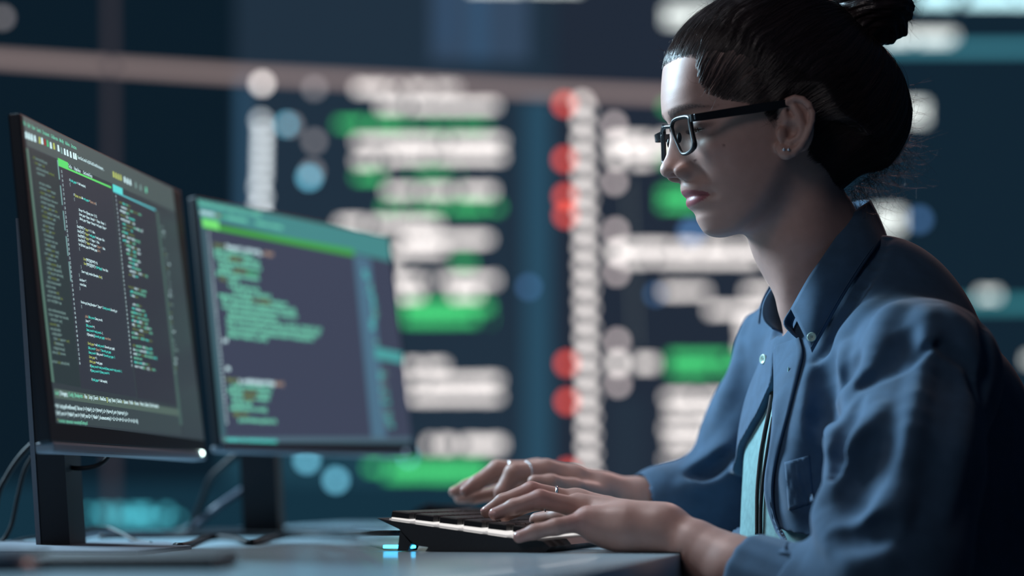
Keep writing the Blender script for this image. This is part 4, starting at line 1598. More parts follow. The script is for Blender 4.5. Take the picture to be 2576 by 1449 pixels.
# the bun: a wound coil of hair
def bun_build():
    s = Sculpt()
    c = hl(2196, 14, 0.0)
    s.u(ell(c, (0.036, 0.037, 0.033)), 0.0)
    s.u(chain([hl(2150, 70, 0), hl(2180, 55, 0)], [0.024, 0.022]), 0.012)
    for k, (r, z, w, ph) in enumerate(((0.026, 0.012, 0.0135, 0.4), (0.027, -0.010, 0.0125, 2.1), (0.014, 0.022, 0.012, 4.0))):
        pts = []
        for a in np.linspace(0, 2 * math.pi, 15):
            pts.append(c + np.array([r * math.cos(a + ph), r * math.sin(a + ph), z + 0.006 * math.sin(a * 1.0 + ph)]))
        s.u(chain(pts, [w] * len(pts), 0.003), 0.003)
    s.u(chain([hl(2200, 88, 0.006), hl(2232, 84, 0.004), hl(2262, 74, 0)], [0.010, 0.010, 0.009]), 0.006)
    s.u(chain([hl(2190, 80, 0.004), hl(2190, 100, 0.002), hl(2186, 112, 0)], [0.007, 0.005, 0.0015]), 0.004)

    def val(p):
        q = to_head(p)
        v = q - c
        a = np.arctan2(v[:, 1], v[:, 0])
        r = np.sqrt(v[:, 0] ** 2 + v[:, 1] ** 2)
        t = np.arctan2(v[:, 2], r - 0.02)
        rel = np.sin(t * 14 + a * 2 + 2 * np.sin(a * 3)) + 0.7 * np.sin(t * 31 + a * 3 + 1.7 * np.sin(a * 5))
        return s.value(q) - 0.0007 * rel
    o = sculpt_obj('bun', val, hw(c) - 0.075, hw(c) + 0.075, 0.0013, M_HAIR, HAIR)
    return o


bun_build()


# single strands lying on the hair, and loose ones round the outline
def fibres(name, lines, r, parent, m):
    """thin three-sided hairs collected in one part"""
    vs, fs, n0 = [], [], 0
    for pts in lines:
        pts = np.asarray(pts)
        n = len(pts)
        tn = np.gradient(pts, axis=0)
        tn /= np.linalg.norm(tn, axis=1)[:, None] + 1e-12
        a = np.cross(tn, [0.3, 0.2, 0.93])
        a /= np.linalg.norm(a, axis=1)[:, None] + 1e-12
        b = np.cross(tn, a)
        rad = (r * np.linspace(1, 0.4, n))[:, None]
        for k in range(3):
            an = 2 * math.pi * k / 3
            vs.append(pts + rad * (math.cos(an) * a + math.sin(an) * b))
        i = np.arange(n - 1)
        for k in range(3):
            k2 = (k + 1) % 3
            fs.append(np.stack([n0 + k * n + i, n0 + k2 * n + i, n0 + k2 * n + i + 1, n0 + k * n + i + 1], 1))
        n0 += 3 * n
    o = mesh_obj(name, np.concatenate(vs), np.concatenate(fs), m, parent, True)
    o['kind'] = 'stuff'
    return o


def lying_strands(n, seed, front=False):
    g = np.random.default_rng(seed)
    M = 36 if front else 16
    az = g.uniform(-math.pi, math.pi, n)
    t0 = np.where(g.uniform(0, 1, n) < 0.55, g.uniform(1.2, 2.3, n), g.uniform(0.5, 2.1, n))
    ln = g.uniform(0.35, 1.1, n)
    if front:
        t0 = 2.45 + g.uniform(0, 0.12, n)
        ln = np.full(n, 2.0)
    wob = g.normal(0, 0.035, n)
    ph2 = g.uniform(0, 6.28, n)
    T = np.linspace(0, 1, M)[None, :]
    th = np.maximum(t0[:, None] - ln[:, None] * T, 0.30)
    A = az[:, None] + wob[:, None] * np.sin(T * 4 + ph2[:, None])
    d = (np.cos(th)[..., None] * _pole + np.sin(th)[..., None] * (np.cos(A)[..., None] * _e1 + np.sin(A)[..., None] * _e2)).reshape(-1, 3)
    lo = np.full(len(d), 0.03)
    hi = np.full(len(d), 0.22)
    for _ in range(16):
        mid = (lo + hi) / 2
        v = hair_cap(HCEN + d * mid[:, None])
        lo = np.where(v < 0, mid, lo)
        hi = np.where(v < 0, hi, mid)
    lo2 = np.full(len(d), 0.03)
    hi2 = np.full(len(d), 0.22)
    for _ in range(16):
        mid = (lo2 + hi2) / 2
        qa = HCEN + d * mid[:, None]
        qa[:, 1] = np.abs(qa[:, 1])
        v = head_base(qa)
        lo2 = np.where(v < 0, mid, lo2)
        hi2 = np.where(v < 0, hi2, mid)
    pts = (HCEN + d * (np.maximum(hi, hi2) + 0.0003)[:, None])
    lift = (g.exponential(0.0006, n)[:, None] * np.sin(T * 3.14)).reshape(-1)
    pts = pts + d * lift[:, None]
    din = poly_sd(pts[:, 0], pts[:, 2], HPOLY).reshape(n, M)
    W = hw(pts).reshape(n, M, 3)
    out = []
    for i in range(n):
        ok = din[i] > -0.0018
        if ok.sum() >= 6:
            out.append(W[i][ok])
    return out


HAIR_LINES = lying_strands(1500, 3)
fibres('combed_strands', HAIR_LINES, 0.00016, HAIR, M_STRAND)
fibres('hairline_strands', [p[:12] for p in lying_strands(4200, 8, True)], 0.00013, HAIR, M_STRAND)


def loose_strands():
    g = np.random.default_rng(21)
    out = []

    def wisp(px, py, l, ang, length, curl, n=12):
        p = hl(px, py, l)
        a = ang
        pts = []
        da = g.normal(0, 0.16) + curl
        st = length / n
        dl = g.normal(0, 0.35)
        for k in range(n):
            pts.append(p.copy())
            p = p + st * np.array([math.cos(a), dl * 0.5, math.sin(a)])
            a += da + g.normal(0, 0.16)
        out.append(hw(np.array(pts)))
    # nape: a haze of fine curls behind the neck
    for _ in range(300):
        t = g.uniform(0, 1)
        x, y = 2272 - 140 * t + g.normal(0, 6), 345 + 150 * t + g.normal(0, 6)
        wisp(x, y, g.uniform(-0.03, 0.03), math.radians(g.uniform(180, 300)), g.uniform(0.02, 0.075), g.uniform(-0.25, 0.25))
    for _ in range(40):
        x, y = g.uniform(2270, 2284), g.uniform(215, 350)
        wisp(x, y, g.uniform(-0.03, 0.03), math.radians(g.uniform(150, 230)), g.uniform(0.015, 0.035), g.uniform(-0.3, 0.3))
    # round the bun
    for _ in range(60):
        a = g.uniform(-0.6, 1.9)
        x, y = 2196 + 92 * math.cos(a), 14 + 84 * math.sin(a)
        wisp(x, y, g.uniform(-0.02, 0.02), -a + math.pi + g.normal(0, 0.7), g.uniform(0.012, 0.03), g.uniform(-0.35, 0.35))
    # forehead hairline
    for _ in range(60):
        t = g.uniform(0, 1)
        x, y = 1676 + 130 * t ** 1.3, 172 - 168 * t
        wisp(x, y, g.uniform(-0.02, 0.03), math.radians(g.uniform(10, 140)), g.uniform(0.006, 0.022), g.uniform(-0.45, 0.45))
    # temple and ear wisps
    for x, y, l in ((1765, 200, 0.055), (1770, 210, 0.056), (1778, 215, 0.058), (1784, 222, 0.06), (1800, 236, 0.063)):
        wisp(x, y, l + 0.003, math.radians(g.uniform(220, 300)), g.uniform(0.012, 0.022), 0.12)
    for _ in range(16):
        wisp(g.uniform(1925, 1950), g.uniform(285, 300), 0.073, math.radians(g.uniform(230, 300)), g.uniform(0.008, 0.018), g.normal(0, 0.1))
    return out


fibres('loose_strands', loose_strands(), 0.00015, HAIR, mat('backlit_loose_hair', (0.10, 0.062, 0.052), rough=0.4, spec=0.6))  # lighter brown puts the backlight into the strand colour

# ------------------------------------------------------------------ eyes, lashes
M_EYE = mat('eye_white', (0.42, 0.40, 0.39), rough=0.15)
M_IRIS = mat('iris', (0.07, 0.035, 0.02), rough=0.1)
for sgn in (1, -1):
    c = EYE * np.array([1, sgn, 1])
    b = MB()
    b.ball(hw(c), 0.0122, 20, 14)
    eye = b.build('eye', M_EYE, PERSON, True)
    gz = unit(np.array([0.90, 0.05 * sgn, -0.30]))
    b = MB()
    ax = unit(gz @ H_M)
    s1 = unit(np.cross(ax, [0, 0, 1.0]))
    s2 = np.cross(ax, s1)
    vs, fs = [hw(c) + ax * 0.01245], []
    for k in range(18):
        an = 2 * math.pi * k / 18
        vs.append(hw(c) + ax * 0.0109 + (math.cos(an) * s1 + math.sin(an) * s2) * 0.0058)
    fs = [(0, 1 + k, 1 + (k + 1) % 18) for k in range(18)]
    b.add(vs, fs)
    b.build('iris', M_IRIS, eye, True)
    lines = []
    g = np.random.default_rng(5)
    for t in np.linspace(-1, 1, 34):
        l0 = EYE[1] + t * 0.0125
        u0 = EYE[2] - 0.0022 - 0.002 * abs(t)
        f0 = EYE[0] + math.sqrt(max(0.0142 ** 2 - (t * 0.0125) ** 2, 1e-6))
        q = np.array([[f0 - 0.001, l0, u0], [f0 + 0.0025, l0 + t * 0.0012, u0 - 0.0012], [f0 + 0.0055, l0 + t * 0.003, u0 - 0.0004 + g.normal(0, 0.0004)]])
        q[:, 1] *= sgn
        lines.append(hw(q))
    fibres('eyelashes', lines, 0.00030, PERSON, M_STRAND)

# ------------------------------------------------------------------ glasses
M_FRAME = mat('black_acetate', (0.010, 0.012, 0.016), rough=0.34, spec=0.35)
M_HINGE = mat('hinge_metal', (0.5, 0.5, 0.52), rough=0.25, metal=1.0)


def lens_mat():
    m = bpy.data.materials.new('lens_glass')
    m.use_nodes = True
    nt = m.node_tree
    nt.nodes.remove(nt.nodes['Principled BSDF'])
    out = nt.nodes['Material Output']
    t = nt.nodes.new('ShaderNodeBsdfTransparent')
    t.inputs['Color'].default_value = (0.93, 0.96, 0.95, 1)
    g = nt.nodes.new('ShaderNodeBsdfGlossy')
    g.inputs['Roughness'].default_value = 0.03
    fr = nt.nodes.new('ShaderNodeLayerWeight')
    pw = nt.nodes.new('ShaderNodeMath')
    pw.operation = 'POWER'
    pw.inputs[1].default_value = 3.0
    nt.links.new(fr.outputs['Facing'], pw.inputs[0])
    ma = nt.nodes.new('ShaderNodeMath')
    ma.operation = 'MULTIPLY_ADD'
    ma.inputs[1].default_value = 0.45
    ma.inputs[2].default_value = 0.05
    nt.links.new(pw.outputs[0], ma.inputs[0])
    mx = nt.nodes.new('ShaderNodeMixShader')
    nt.links.new(ma.outputs[0], mx.inputs[0])
    nt.links.new(t.outputs[0], mx.inputs[1])
    nt.links.new(g.outputs[0], mx.inputs[2])
    nt.links.new(mx.outputs[0], out.inputs['Surface'])
    return m


M_LENS = lens_mat()
G_IN = np.array([0.0965, 0.008, 0.008])
G_OUT = np.array([0.0835, 0.061, 0.008])
g_side = unit(G_OUT - G_IN)
g_n = unit(np.cross(g_side, unit(np.array([-0.10, 0, 1.0]))))       # lens plane leans a little
if g_n[0] < 0:
    g_n = -g_n
g_up = np.cross(g_n, g_side)
if g_up[2] < 0:
    g_up = -g_up


def on_lens(px, py):
    r = ray(px, py)
    n = g_n @ H_M
    t = np.dot(hw(G_IN) - CAM, n) / np.dot(r, n)
    return (CAM + r * t - H_C) @ H_M.T


GLASSES = empty('eyeglasses', hw((0.09, 0, 0.01)))
tag(GLASSES, 'black rectangular eyeglasses worn on the face of the woman', 'glasses')
RIM_PX = [(1691, 312), (1695, 304), (1703, 298.5), (1715, 295), (1728, 293.5), (1736, 297), (1737, 308), (1739.5, 325), (1743.5, 345), (1747, 361),
          (1745.5, 371), (1738, 380), (1728, 386.5), (1719, 387.5), (1713.5, 382), (1707, 368), (1699, 350), (1693.5, 335), (1690.5, 322)]
rim = spline([on_lens(*p) for p in RIM_PX] + [on_lens(*RIM_PX[0])], 95)[:-1]
for sgn in (1, -1):
    SG = np.array([1, 1, 1]) if sgn > 0 else np.array([1, -0.93, 1])      # seen from her right the frame sits a touch closer
    R = rim * SG
    b = MB()
    cen = rim.mean(0)
    out_w = np.clip((rim[:, 1] - cen[1]) / 0.02, -1, 1)
    top_w = np.clip((rim[:, 2] - cen[2]) / 0.016, -1, 1)
    rad = 0.0016 + 0.0014 * np.clip(out_w, 0, 1) ** 2 + 0.0005 * np.clip(top_w, 0, 1)
    b.tube(hw(R), rad, 10, closed=True)
    b.build('rim', M_FRAME, GLASSES, True)
    b = MB()
    n = len(R)
    th = 0.0006 * g_n * SG
    vs = list(hw(R + th)) + list(hw(R - th)) + [hw(R.mean(0) + th * 2.2), hw(R.mean(0) - th * 0.6)]
    fs = [(i, (i + 1) % n, 2 * n) for i in range(n)] + [((i + 1) % n + n, i + n, 2 * n + 1) for i in range(n)]
    b.add(vs, fs)
    b.build('lens', M_LENS, GLASSES, True)
    # temple arm from the hinge to behind the ear
    h0 = hl(1745, 296.5, 0.0635)
    h1 = hl(1935, 268, 0.0770)
    h2 = hl(1990, 262, 0.0770)
    h3 = hl(2028, 300, 0.073)
    corner = on_lens(1736, 297)
    pts = np.array([corner + np.array([0.001, 0.001, 0]), corner + np.array([-0.002, 0.0035, 0.0]), h0, h0 * 0.5 + h1 * 0.5, h1, h2, h3])
    pts[:, 1] *= SG[1]
    path = spline(pts, 48)
    hgt = np.interp(np.linspace(0, 1, len(path)), [0, 0.2, 0.6, 0.8, 1], [0.0052, 0.0064, 0.0084, 0.007, 0.004])
    b = MB()
    vs, fs = [], []
    for i, p in enumerate(path):
        tn = path[min(i + 1, len(path) - 1)] - path[max(i - 1, 0)]
        tn = unit(tn)
        side = unit(np.cross(tn, [0, 0, 1.0]))
        up = np.cross(side, tn)
        for (a, c) in ((-1, -1), (-1, 1), (1, 1), (1, -1)):
            vs.append(hw(p + side * a * 0.0012 + up * c * hgt[i] / 2))
    for i in range(len(path) - 1):
        for k in range(4):
            fs.append((i * 4 + k, i * 4 + (k + 1) % 4, (i + 1) * 4 + (k + 1) % 4, (i + 1) * 4 + k))
    fs += [(3, 2, 1, 0), tuple(len(vs) - 4 + k for k in range(4))]
    b.add(vs, fs)
    tmp = b.build('temple', M_FRAME, GLASSES)
    b = MB()
    hp = (hl(1748, 294.5, 0.0652)) * SG
    b.box(hw(hp), (0.0014, 0.0022, 0.0052), H_M, bevel=0.0003)
    b.build('hinge', M_HINGE, tmp)
b = MB()
i0 = on_lens(1691, 318)
bp = spline([i0, np.array([i0[0] + 0.003, 0.0, i0[2] + 0.002]), i0 * np.array([1, -1, 1])], 16)
b.tube(hw(bp), 0.0020, 10)
b.build('bridge', M_FRAME, GLASSES, True)
for sgn in (1, -1):
    b = MB()
    q = on_lens(1697, 345) * np.array([1, sgn, 1]) + np.array([-0.005, -0.001 * sgn, -0.001])
    b.ball(hw(q), 0.004, 12, 8, s=(0.6, 0.6, 1.3))
    b.build('nose_pad', M_FRAME, GLASSES, True)

# ------------------------------------------------------------------ jewellery
M_SILVER = mat('silver', (0.78, 0.78, 0.80), rough=0.18, metal=1.0)
for i, (px, r) in enumerate(((1972, 0.0018), (1984, 0.0016))):
    q = ear(px, 375.5, 0.0085)
    b = MB()
    b.ball(hw(q), r, 14, 10)
    e = b.build('stud_earring', M_SILVER, None, True)
    b = MB()
    b.tube([hw(q), hw(q + np.array([0, -0.004, 0]))], 0.0005, 6)
    b.build('pin', M_SILVER, e)
    tag(e, ('larger round silver stud earring at the front of the ear lobe', 'smaller silver stud earring further back on the lobe')[i], 'earring')


def ring(name, label, a, b_, t, r, tube, beads=0):
    a, b_ = P(*a), P(*b_)
    ax = unit(b_ - a)
    c = a + (b_ - a) * t
    s1 = unit(np.cross(ax, [0, 0, 1.0]))
    s2 = np.cross(ax, s1)
    m = MB()
    N = 40
    m.tube([c + r * (math.cos(2 * math.pi * k / N) * s1 + math.sin(2 * math.pi * k / N) * s2) for k in range(N)], tube, 8, closed=True)
    o = m.build(name, M_SILVER, None, True)
    tag(o, label, 'ring', 'rings on the fingers of the woman')
    if beads:
        for k in range(beads):
            an = 2 * math.pi * k / beads
            m = MB()
            m.ball(c + (r + 0.0004) * (math.cos(an) * s1 + math.sin(an) * s2), 0.0013, 10, 6)
            m.build('bead', M_SILVER, o, True)
    return o


ring('beaded_ring', 'beaded silver ring on the forefinger of the far hand', (1372, 1186, 2.232), (1292, 1190, 2.215), 0.58, 0.0109, 0.0007, 20)
ring('thin_ring', 'thin silver ring on the finger behind the beaded ring', (1352, 1182, 2.262), (1250, 1180, 2.255), 0.72, 0.0098, 0.0009)
ring('thin_ring', 'silver ring on the near hand above the finger knuckles', (1452, 1262, 2.020), (1336, 1234, 2.015), 0.50, 0.0094, 0.0011)
ring('thin_ring', 'silver ring glinting underneath the near hand', (1445, 1266, 2.045), (1355, 1262, 2.050), 0.80, 0.0088, 0.0009)

# ------------------------------------------------------------------ clothes
M_SHIRT = mat('blue_cotton', (0.041, 0.091, 0.160), rough=0.85, spec=0.2, noise=(60, 0.12), bump=('noise', 1500, 0.25, 0.0005))
M_SHIRT.node_tree.nodes['Principled BSDF'].inputs['Sheen Weight'].default_value = 0.15
M_TEE = mat('pale_jersey', (0.19, 0.35, 0.37), rough=0.9, spec=0.15, noise=(130, 0.12), bump=('noise', 1200, 0.2, 0.0005))
M_CORD = mat('dark_cord', (0.015, 0.018, 0.022), rough=0.8, bump=('noise', 1400, 0.6, 0.0006))
M_BUTTON = mat('pearly_button', (0.42, 0.62, 0.55), rough=0.25, spec=0.5)

TEE = torso(Sculpt(), -0.003)

SHIRT_BASE = torso(Sculpt(), 0.005)
SHIRT_BASE.u(chain([P(2328, 950, 1.945), P(2275, 1190, 1.872), P(2243, 1400, 1.845), P(2235, 1560, 1.83)],
                   [0.064, 0.064, 0.063, 0.058], 0.03), 0.032)
SHIRT_BASE.u(chain([P(2232, 1570, 1.83), P(2050, 1518, 1.875), P(1985, 1492, 1.89)], [0.056, 0.046, 0.042], 0.03), 0.02)
SHIRT_BASE.u(chain([P(2003, 872, 2.25), P(1920, 1075, 2.285), P(1820, 1285, 2.31)], [0.056, 0.056, 0.061], 0.03), 0.018)
SHIRT_BASE.u(chain([P(1818, 1287, 2.31), P(1720, 1285, 2.292), P(1655, 1280, 2.28)], [0.060, 0.048, 0.043], 0.03), 0.02)

RIDGES = [  # fold lines seen on the shirt: pixels, height, radius
    ([(2212, 868), (2159, 970), (2114, 1018), (2098, 1051), (2092, 1104), (2098, 1185)], 0.0060, 0.010),
    ([(2122, 868), (2130, 897), (2114, 941), (2102, 1022)], 0.0055, 0.007),
    ([(2212, 1031), (2171, 1088), (2130, 1153), (2094, 1226), (2068, 1279), (2066, 1315), (2084, 1375)], 0.0065, 0.012),
    ([(2338, 872), (2317, 961), (2293, 1083), (2281, 1165), (2264, 1266), (2260, 1323)], 0.0060, 0.008),
    ([(2114, 1335), (2175, 1323), (2232, 1283), (2262, 1225)], 0.0070, 0.014),
    ([(2115, 850), (2061, 961), (2033, 1063), (2004, 1145)], 0.0035, 0.014),
    ([(2335, 780), (2336, 828), (2334, 868)], 0.0035, 0.010),
    ([(2254, 764), (2219, 813), (2193, 900)], 0.0045, 0.012),
    ([(2205, 758), (2152, 813), (2109, 871)], 0.0045, 0.012),
    ([(2440, 930), (2430, 1050), (2405, 1180), (2380, 1290)], 0.0040, 0.010),
    ([(2380, 780), (2430, 850), (2445, 930)], 0.0030, 0.012),
    ([(1985, 1170), (1998, 1240), (2010, 1320)], 0.0025, 0.010),
    ([(2100, 1410), (2180, 1420), (2250, 1405)], 0.0035, 0.012),
    ([(1870, 800), (1850, 930), (1800, 1050)], 0.0035, 0.012),
    ([(1840, 1110), (1800, 1150), (1740, 1180)], 0.0050, 0.010),
    ([(1850, 1180), (1790, 1210), (1720, 1225)], 0.0045, 0.010),
]
GROOVES = [
    ([(2330, 880), (2265, 921), (2208, 949), (2171, 974)], 0.0030, 0.005),
    ([(2358, 872), (2407, 897), (2439, 933), (2446, 1010)], 0.0022, 0.004),
    ([(2160, 1010), (2130, 1075), (2112, 1140), (2108, 1200)], 0.0075, 0.010),
    ([(2240, 1060), (2190, 1160), (2150, 1260), (2130, 1300)], 0.0075, 0.020),
    ([(2160, 900), (2135, 940), (2120, 990)], 0.0045, 0.008),
    ([(2290, 840), (2260, 900), (2225, 935)], 0.0035, 0.010),
    ([(2070, 905), (2075, 1000), (2062, 1100)], 0.0030, 0.014),
    ([(2105, 1355), (2180, 1350), (2240, 1330)], 0.0040, 0.012),
    ([(1835, 1140), (1790, 1185), (1740, 1200)], 0.0045, 0.008),
    ([(2232, 600), (2190, 690), (2130, 790), (2085, 870), (2055, 905)], 0.0030, 0.005),
    ([(2472, 790), (2480, 900), (2470, 1000)], 0.0020, 0.004),
]
SHIRT = Sculpt()
SHIRT.ops = list(SHIRT_BASE.ops)


def stroke(px, amp, r, sign):
    pts = spline([np.array([x, y, 0.0]) for x, y in px], 18)
    out = []
    for x, y, _ in pts:
        h = march(SHIRT_BASE.value, x, y, 1.55, 2.6)
        e = 0.002
        g = np.array([SHIRT_BASE.value((h + np.eye(3)[i] * e)[None])[0] - SHIRT_BASE.value((h - np.eye(3)[i] * e)[None])[0] for i in range(3)])
        out.append(h + unit(g) * sign * (amp - r if sign > 0 else amp - r))
    n = len(out)
    rad = r * np.clip(np.sin(np.linspace(0.25, math.pi - 0.25, n)) * 1.3, 0.45, 1.0)
    return chain(out, list(rad), 0.004)


for px, a, r in RIDGES:
    SHIRT.u(stroke(px, a, r, 1), 0.013)
for px, a, r in GROOVES:
    SHIRT.s(stroke(px, a, r, -1), 0.009)

# the front stands open over the pale top
ORI = P(2180, 1100, 2.10)
EDGE_PX = [(1960, 850), (1950, 892), (1951, 970), (1945, 1088), (1929, 1194), (1929, 1257), (1953, 1331), (1990, 1400)]
_eh = np.array([(march(SHIRT_BASE.value, x, y, 1.7, 2.5) - ORI) @ B_M.T for x, y in EDGE_PX])
_ez = _eh[::-1, 2]
_el = _eh[::-1, 1]
_wy = np.array([P(0, y, 2.08)[2] - ORI[2] for y in (1500, 1330, 1200, 1120, 1040, 960, 890, 850)])
_ww = np.array([0.16, 0.16, 0.16, 0.125, 0.070, 0.032, 0.006, -0.01])


def opening(p):
    q = (p - ORI) @ B_M.T
    near = np.interp(q[:, 2], _ez, _el)
    w = np.interp(q[:, 2], _wy, _ww)
    d = np.maximum(q[:, 1] - near, (near - w) - q[:, 1])
    d = np.maximum(d, 0.02 - q[:, 0])
    d = np.maximum(d, q[:, 2] - (_ez[-1] + 0.01))
    return d


_nh1 = chain([P(1990, 560, 2.09), P(2075, 720, 2.10), P(2090, 790, 2.10)], [0.056, 0.055, 0.045], 0.01)
_nh2 = chain([P(1962, 705, 2.11), P(1968, 770, 2.10), P(1978, 815, 2.085)], [0.036, 0.028, 0.012], 0.01)
_nh3 = ell(P(1950, 778, 2.118), (0.026, 0.030, 0.030))
NECK_HOLE = Prim(lambda p: smin(smin(_nh1.fn(p), _nh2.fn(p), 0.01), _nh3.fn(p), 0.008), _nh1.c, 0.2)


def open_end(axis_a, axis_b):
    a, b = np.asarray(axis_a), np.asarray(axis_b)
    n = unit(b - a)
    return lambda p: (p - b) @ n


_end_l = open_end(P(2050, 1518, 1.875), P(1930, 1470, 1.902))
_end_r = open_end(P(1720, 1285, 2.292), P(1640, 1278, 2.276))
_arm_l = chain([P(2050, 1518, 1.875), P(1850, 1436, 1.92)], [0.0385, 0.034], 0.01)
_arm_r = chain([P(1720, 1288, 2.292), P(1600, 1274, 2.27)], [0.039, 0.0345], 0.01)


def shirt_value(p):
    d = SHIRT.value(p)
    d = smax(d, -opening(p), 0.002)
    d = smax(d, -NECK_HOLE.fn(p), 0.004)
    near_arm = np.linalg.norm(p - P(1930, 1470, 1.902), axis=1) < 0.09
    d = np.where(near_arm, np.maximum(d, -_arm_l.fn(p)), d)
    d = np.where(np.linalg.norm(p - P(1640, 1278, 2.276), axis=1) < 0.075, np.maximum(d, -_arm_r.fn(p)), d)
    return d


SHIRT_O = sculpt_obj('shirt', shirt_value, (0.08, 1.70, 0.52), (0.66, 2.48, 1.10), 0.0019, M_SHIRT, PERSON)
SHIRT_O['label'] = 'blue cotton button-down shirt worn open'


def tee_value(p):
    d = smax(TEE.value(p), -NECK_HOLE.fn(p), 0.004)
    front = (p - ORI) @ B_F
    return np.where(front > -0.02, smax(d, p[:, 2] - P(0, 935, 2.05)[2], 0.004), d)


TEE_O = sculpt_obj('t_shirt', tee_value, (0.08, 1.85, 0.55), (0.60, 2.42, 1.05), 0.0025, M_TEE, PERSON)
TEE_O['label'] = 'pale aqua top under the open shirt'


def cuff(a, b, ra, rb, inner, name='cuff'):
    a, b = np.asarray(a), np.asarray(b)
    body = cap(a, b, ra, rb)
    hole = cap(a + (a - b) * 0.5, b + (b - a) * 0.5, inner * 0.98, inner * 1.05)
    n = unit(b - a)
    L = np.linalg.norm(b - a)

    def val(p):
        t = (p - a) @ n
        d = body.fn(p) + 0.0012 * np.sin((p @ np.array([210.0, 160, 260])) + t * 30) * 0.6
        d = smax(d, np.maximum(-t, t - L), 0.009)
        d = smin(d, smax(body.fn(p) + 0.002, np.abs(t - L * 0.5) - L * 0.42, 0.006) - 0.0015, 0.003)
        return smax(d, -hole.fn(p), 0.004)
    c = (a + b) / 2
    return sculpt_obj(name, val, c - 0.11, c + 0.11, 0.0018, M_SHIRT, SHIRT_O)


cuff(P(1862, 1442, 1.918), P(2035, 1510, 1.878), 0.0385, 0.047, 0.0335)
cuff(P(1612, 1272, 2.273), P(1700, 1285, 2.29), 0.0400, 0.0480, 0.0345)


def sheet(name, grid, th, m, parent, outward):
    """grid (n,m,3) of points -> thin cloth with thickness th towards outward"""
    g = np.asarray(grid, float)
    n, k = g.shape[:2]
    du = np.gradient(g, axis=0)
    dv = np.gradient(g, axis=1)
    nn = np.cross(du, dv)
    nn /= np.linalg.norm(nn, axis=2)[..., None] + 1e-12
    if (nn.reshape(-1, 3) @ np.asarray(outward)).mean() < 0:
        nn = -nn
    top = g + nn * th
    vs = np.concatenate([top.reshape(-1, 3), g.reshape(-1, 3)])
    N = n * k
    fs = []
    for i in range(n - 1):
        for j in range(k - 1):
            a, b, c, d = i * k + j, i * k + j + 1, (i + 1) * k + j + 1, (i + 1) * k + j
            fs.append((a, b, c, d))
            fs.append((a + N, d + N, c + N, b + N))
    ring_ = [j for j in range(k)] + [i * k + k - 1 for i in range(1, n)] + [(n - 1) * k + j for j in range(k - 2, -1, -1)] + [i * k for i in range(n - 2, 0, -1)]
    for a, b in zip(ring_, ring_[1:] + ring_[:1]):
        fs.append((b, a, a + N, b + N))
    return mesh_obj(name, vs, fs, m, parent, True)


def loft(ca, cb, n, k, bulge=0.0, out=(0, -1, 0)):
    A, B = spline(ca, 60), spline(cb, 60)
    ia = np.linspace(0, len(A) - 1, n)
    ib = np.linspace(0, len(B) - 1, n)
    A = np.stack([np.interp(ia, range(len(A)), A[:, c]) for c in range(3)], 1)
    B = np.stack([np.interp(ib, range(len(B)), B[:, c]) for c in range(3)], 1)
    t = np.linspace(0, 1, k)[None, :, None]
    g = A[:, None] * (1 - t) + B[:, None] * t
    return g + np.asarray(out) * bulge * np.sin(np.pi * t)


def on_shirt(px, py, lift=0.0):
    return march(SHIRT.value, px, py, 1.6, 2.6) - unit(ray(px, py)) * lift


# near collar leaf
fold = [P(1993, 778, 2.040), P(2038, 697, 2.030), P(2068, 652, 2.032), P(2110, 590, 2.045), P(2150, 535, 2.070), P(2186, 506, 2.105)]
outer = [on_shirt(2043, 888, 0.004), on_shirt(2075, 830, 0.004), on_shirt(2120, 750, 0.004), on_shirt(2165, 678, 0.004), on_shirt(2205, 622, 0.004), P(2226, 592, 2.105)]
gridn = loft(fold, outer, 40, 14, 0.004)
COLLAR = sheet('collar', gridn, 0.0022, M_SHIRT, SHIRT_O, (0, -1, 0.3))
# stitched line along the leaf edge
b = MB()
st = gridn[:, -2] * 0.75 + gridn[:, -3] * 0.25
b.tube(st + np.array([0, -0.0026, 0]), 0.0006, 5)
b.build('stitching', M_SHIRT, COLLAR)
# front edge of the near leaf, and the collar stand under it
g2 = loft([P(1993, 778, 2.045), P(1975, 811, 2.045), P(1990, 832, 2.042), P(2011, 851, 2.040)], [P(2005, 790, 2.060), P(1995, 815, 2.062), P(2000, 835, 2.06), P(2016, 855, 2.055)], 14, 5)
sheet('collar_stand', g2, 0.002, M_SHIRT, SHIRT_O, (-1, -1, 0))
# collar at the back of the neck and far leaf
back = loft([P(2186, 506, 2.105), P(2160, 507, 2.145), P(2110, 530, 2.170), P(2050, 600, 2.180), P(1985, 670, 2.170), P(1950, 706, 2.155), P(1924, 750, 2.148), P(1916, 780, 2.143)],
            [P(2226, 592, 2.105), P(2205, 590, 2.170), P(2140, 600, 2.215), P(2070, 660, 2.225), P(1990, 720, 2.215), P(1935, 752, 2.195), P(1910, 785, 2.185), P(1912, 815, 2.170)], 40, 8, 0.0)
sheet('collar', back, 0.002, M_SHIRT, SHIRT_O, (0.5, 1, 0.2))
inn = loft([P(1952, 706, 2.140), P(1925, 748, 2.128), P(1916, 779, 2.120), P(1921, 806, 2.116), P(1944, 829, 2.112)],
           [P(1990, 715, 2.190), P(1996, 760, 2.175), P(1998, 795, 2.160), P(1992, 822, 2.150), P(1972, 846, 2.140)], 24, 7, 0.004, (0.7, 0.7, 0))
sheet('collar_stand', inn, 0.002, M_SHIRT, SHIRT_O, (-0.3, -1, 0))

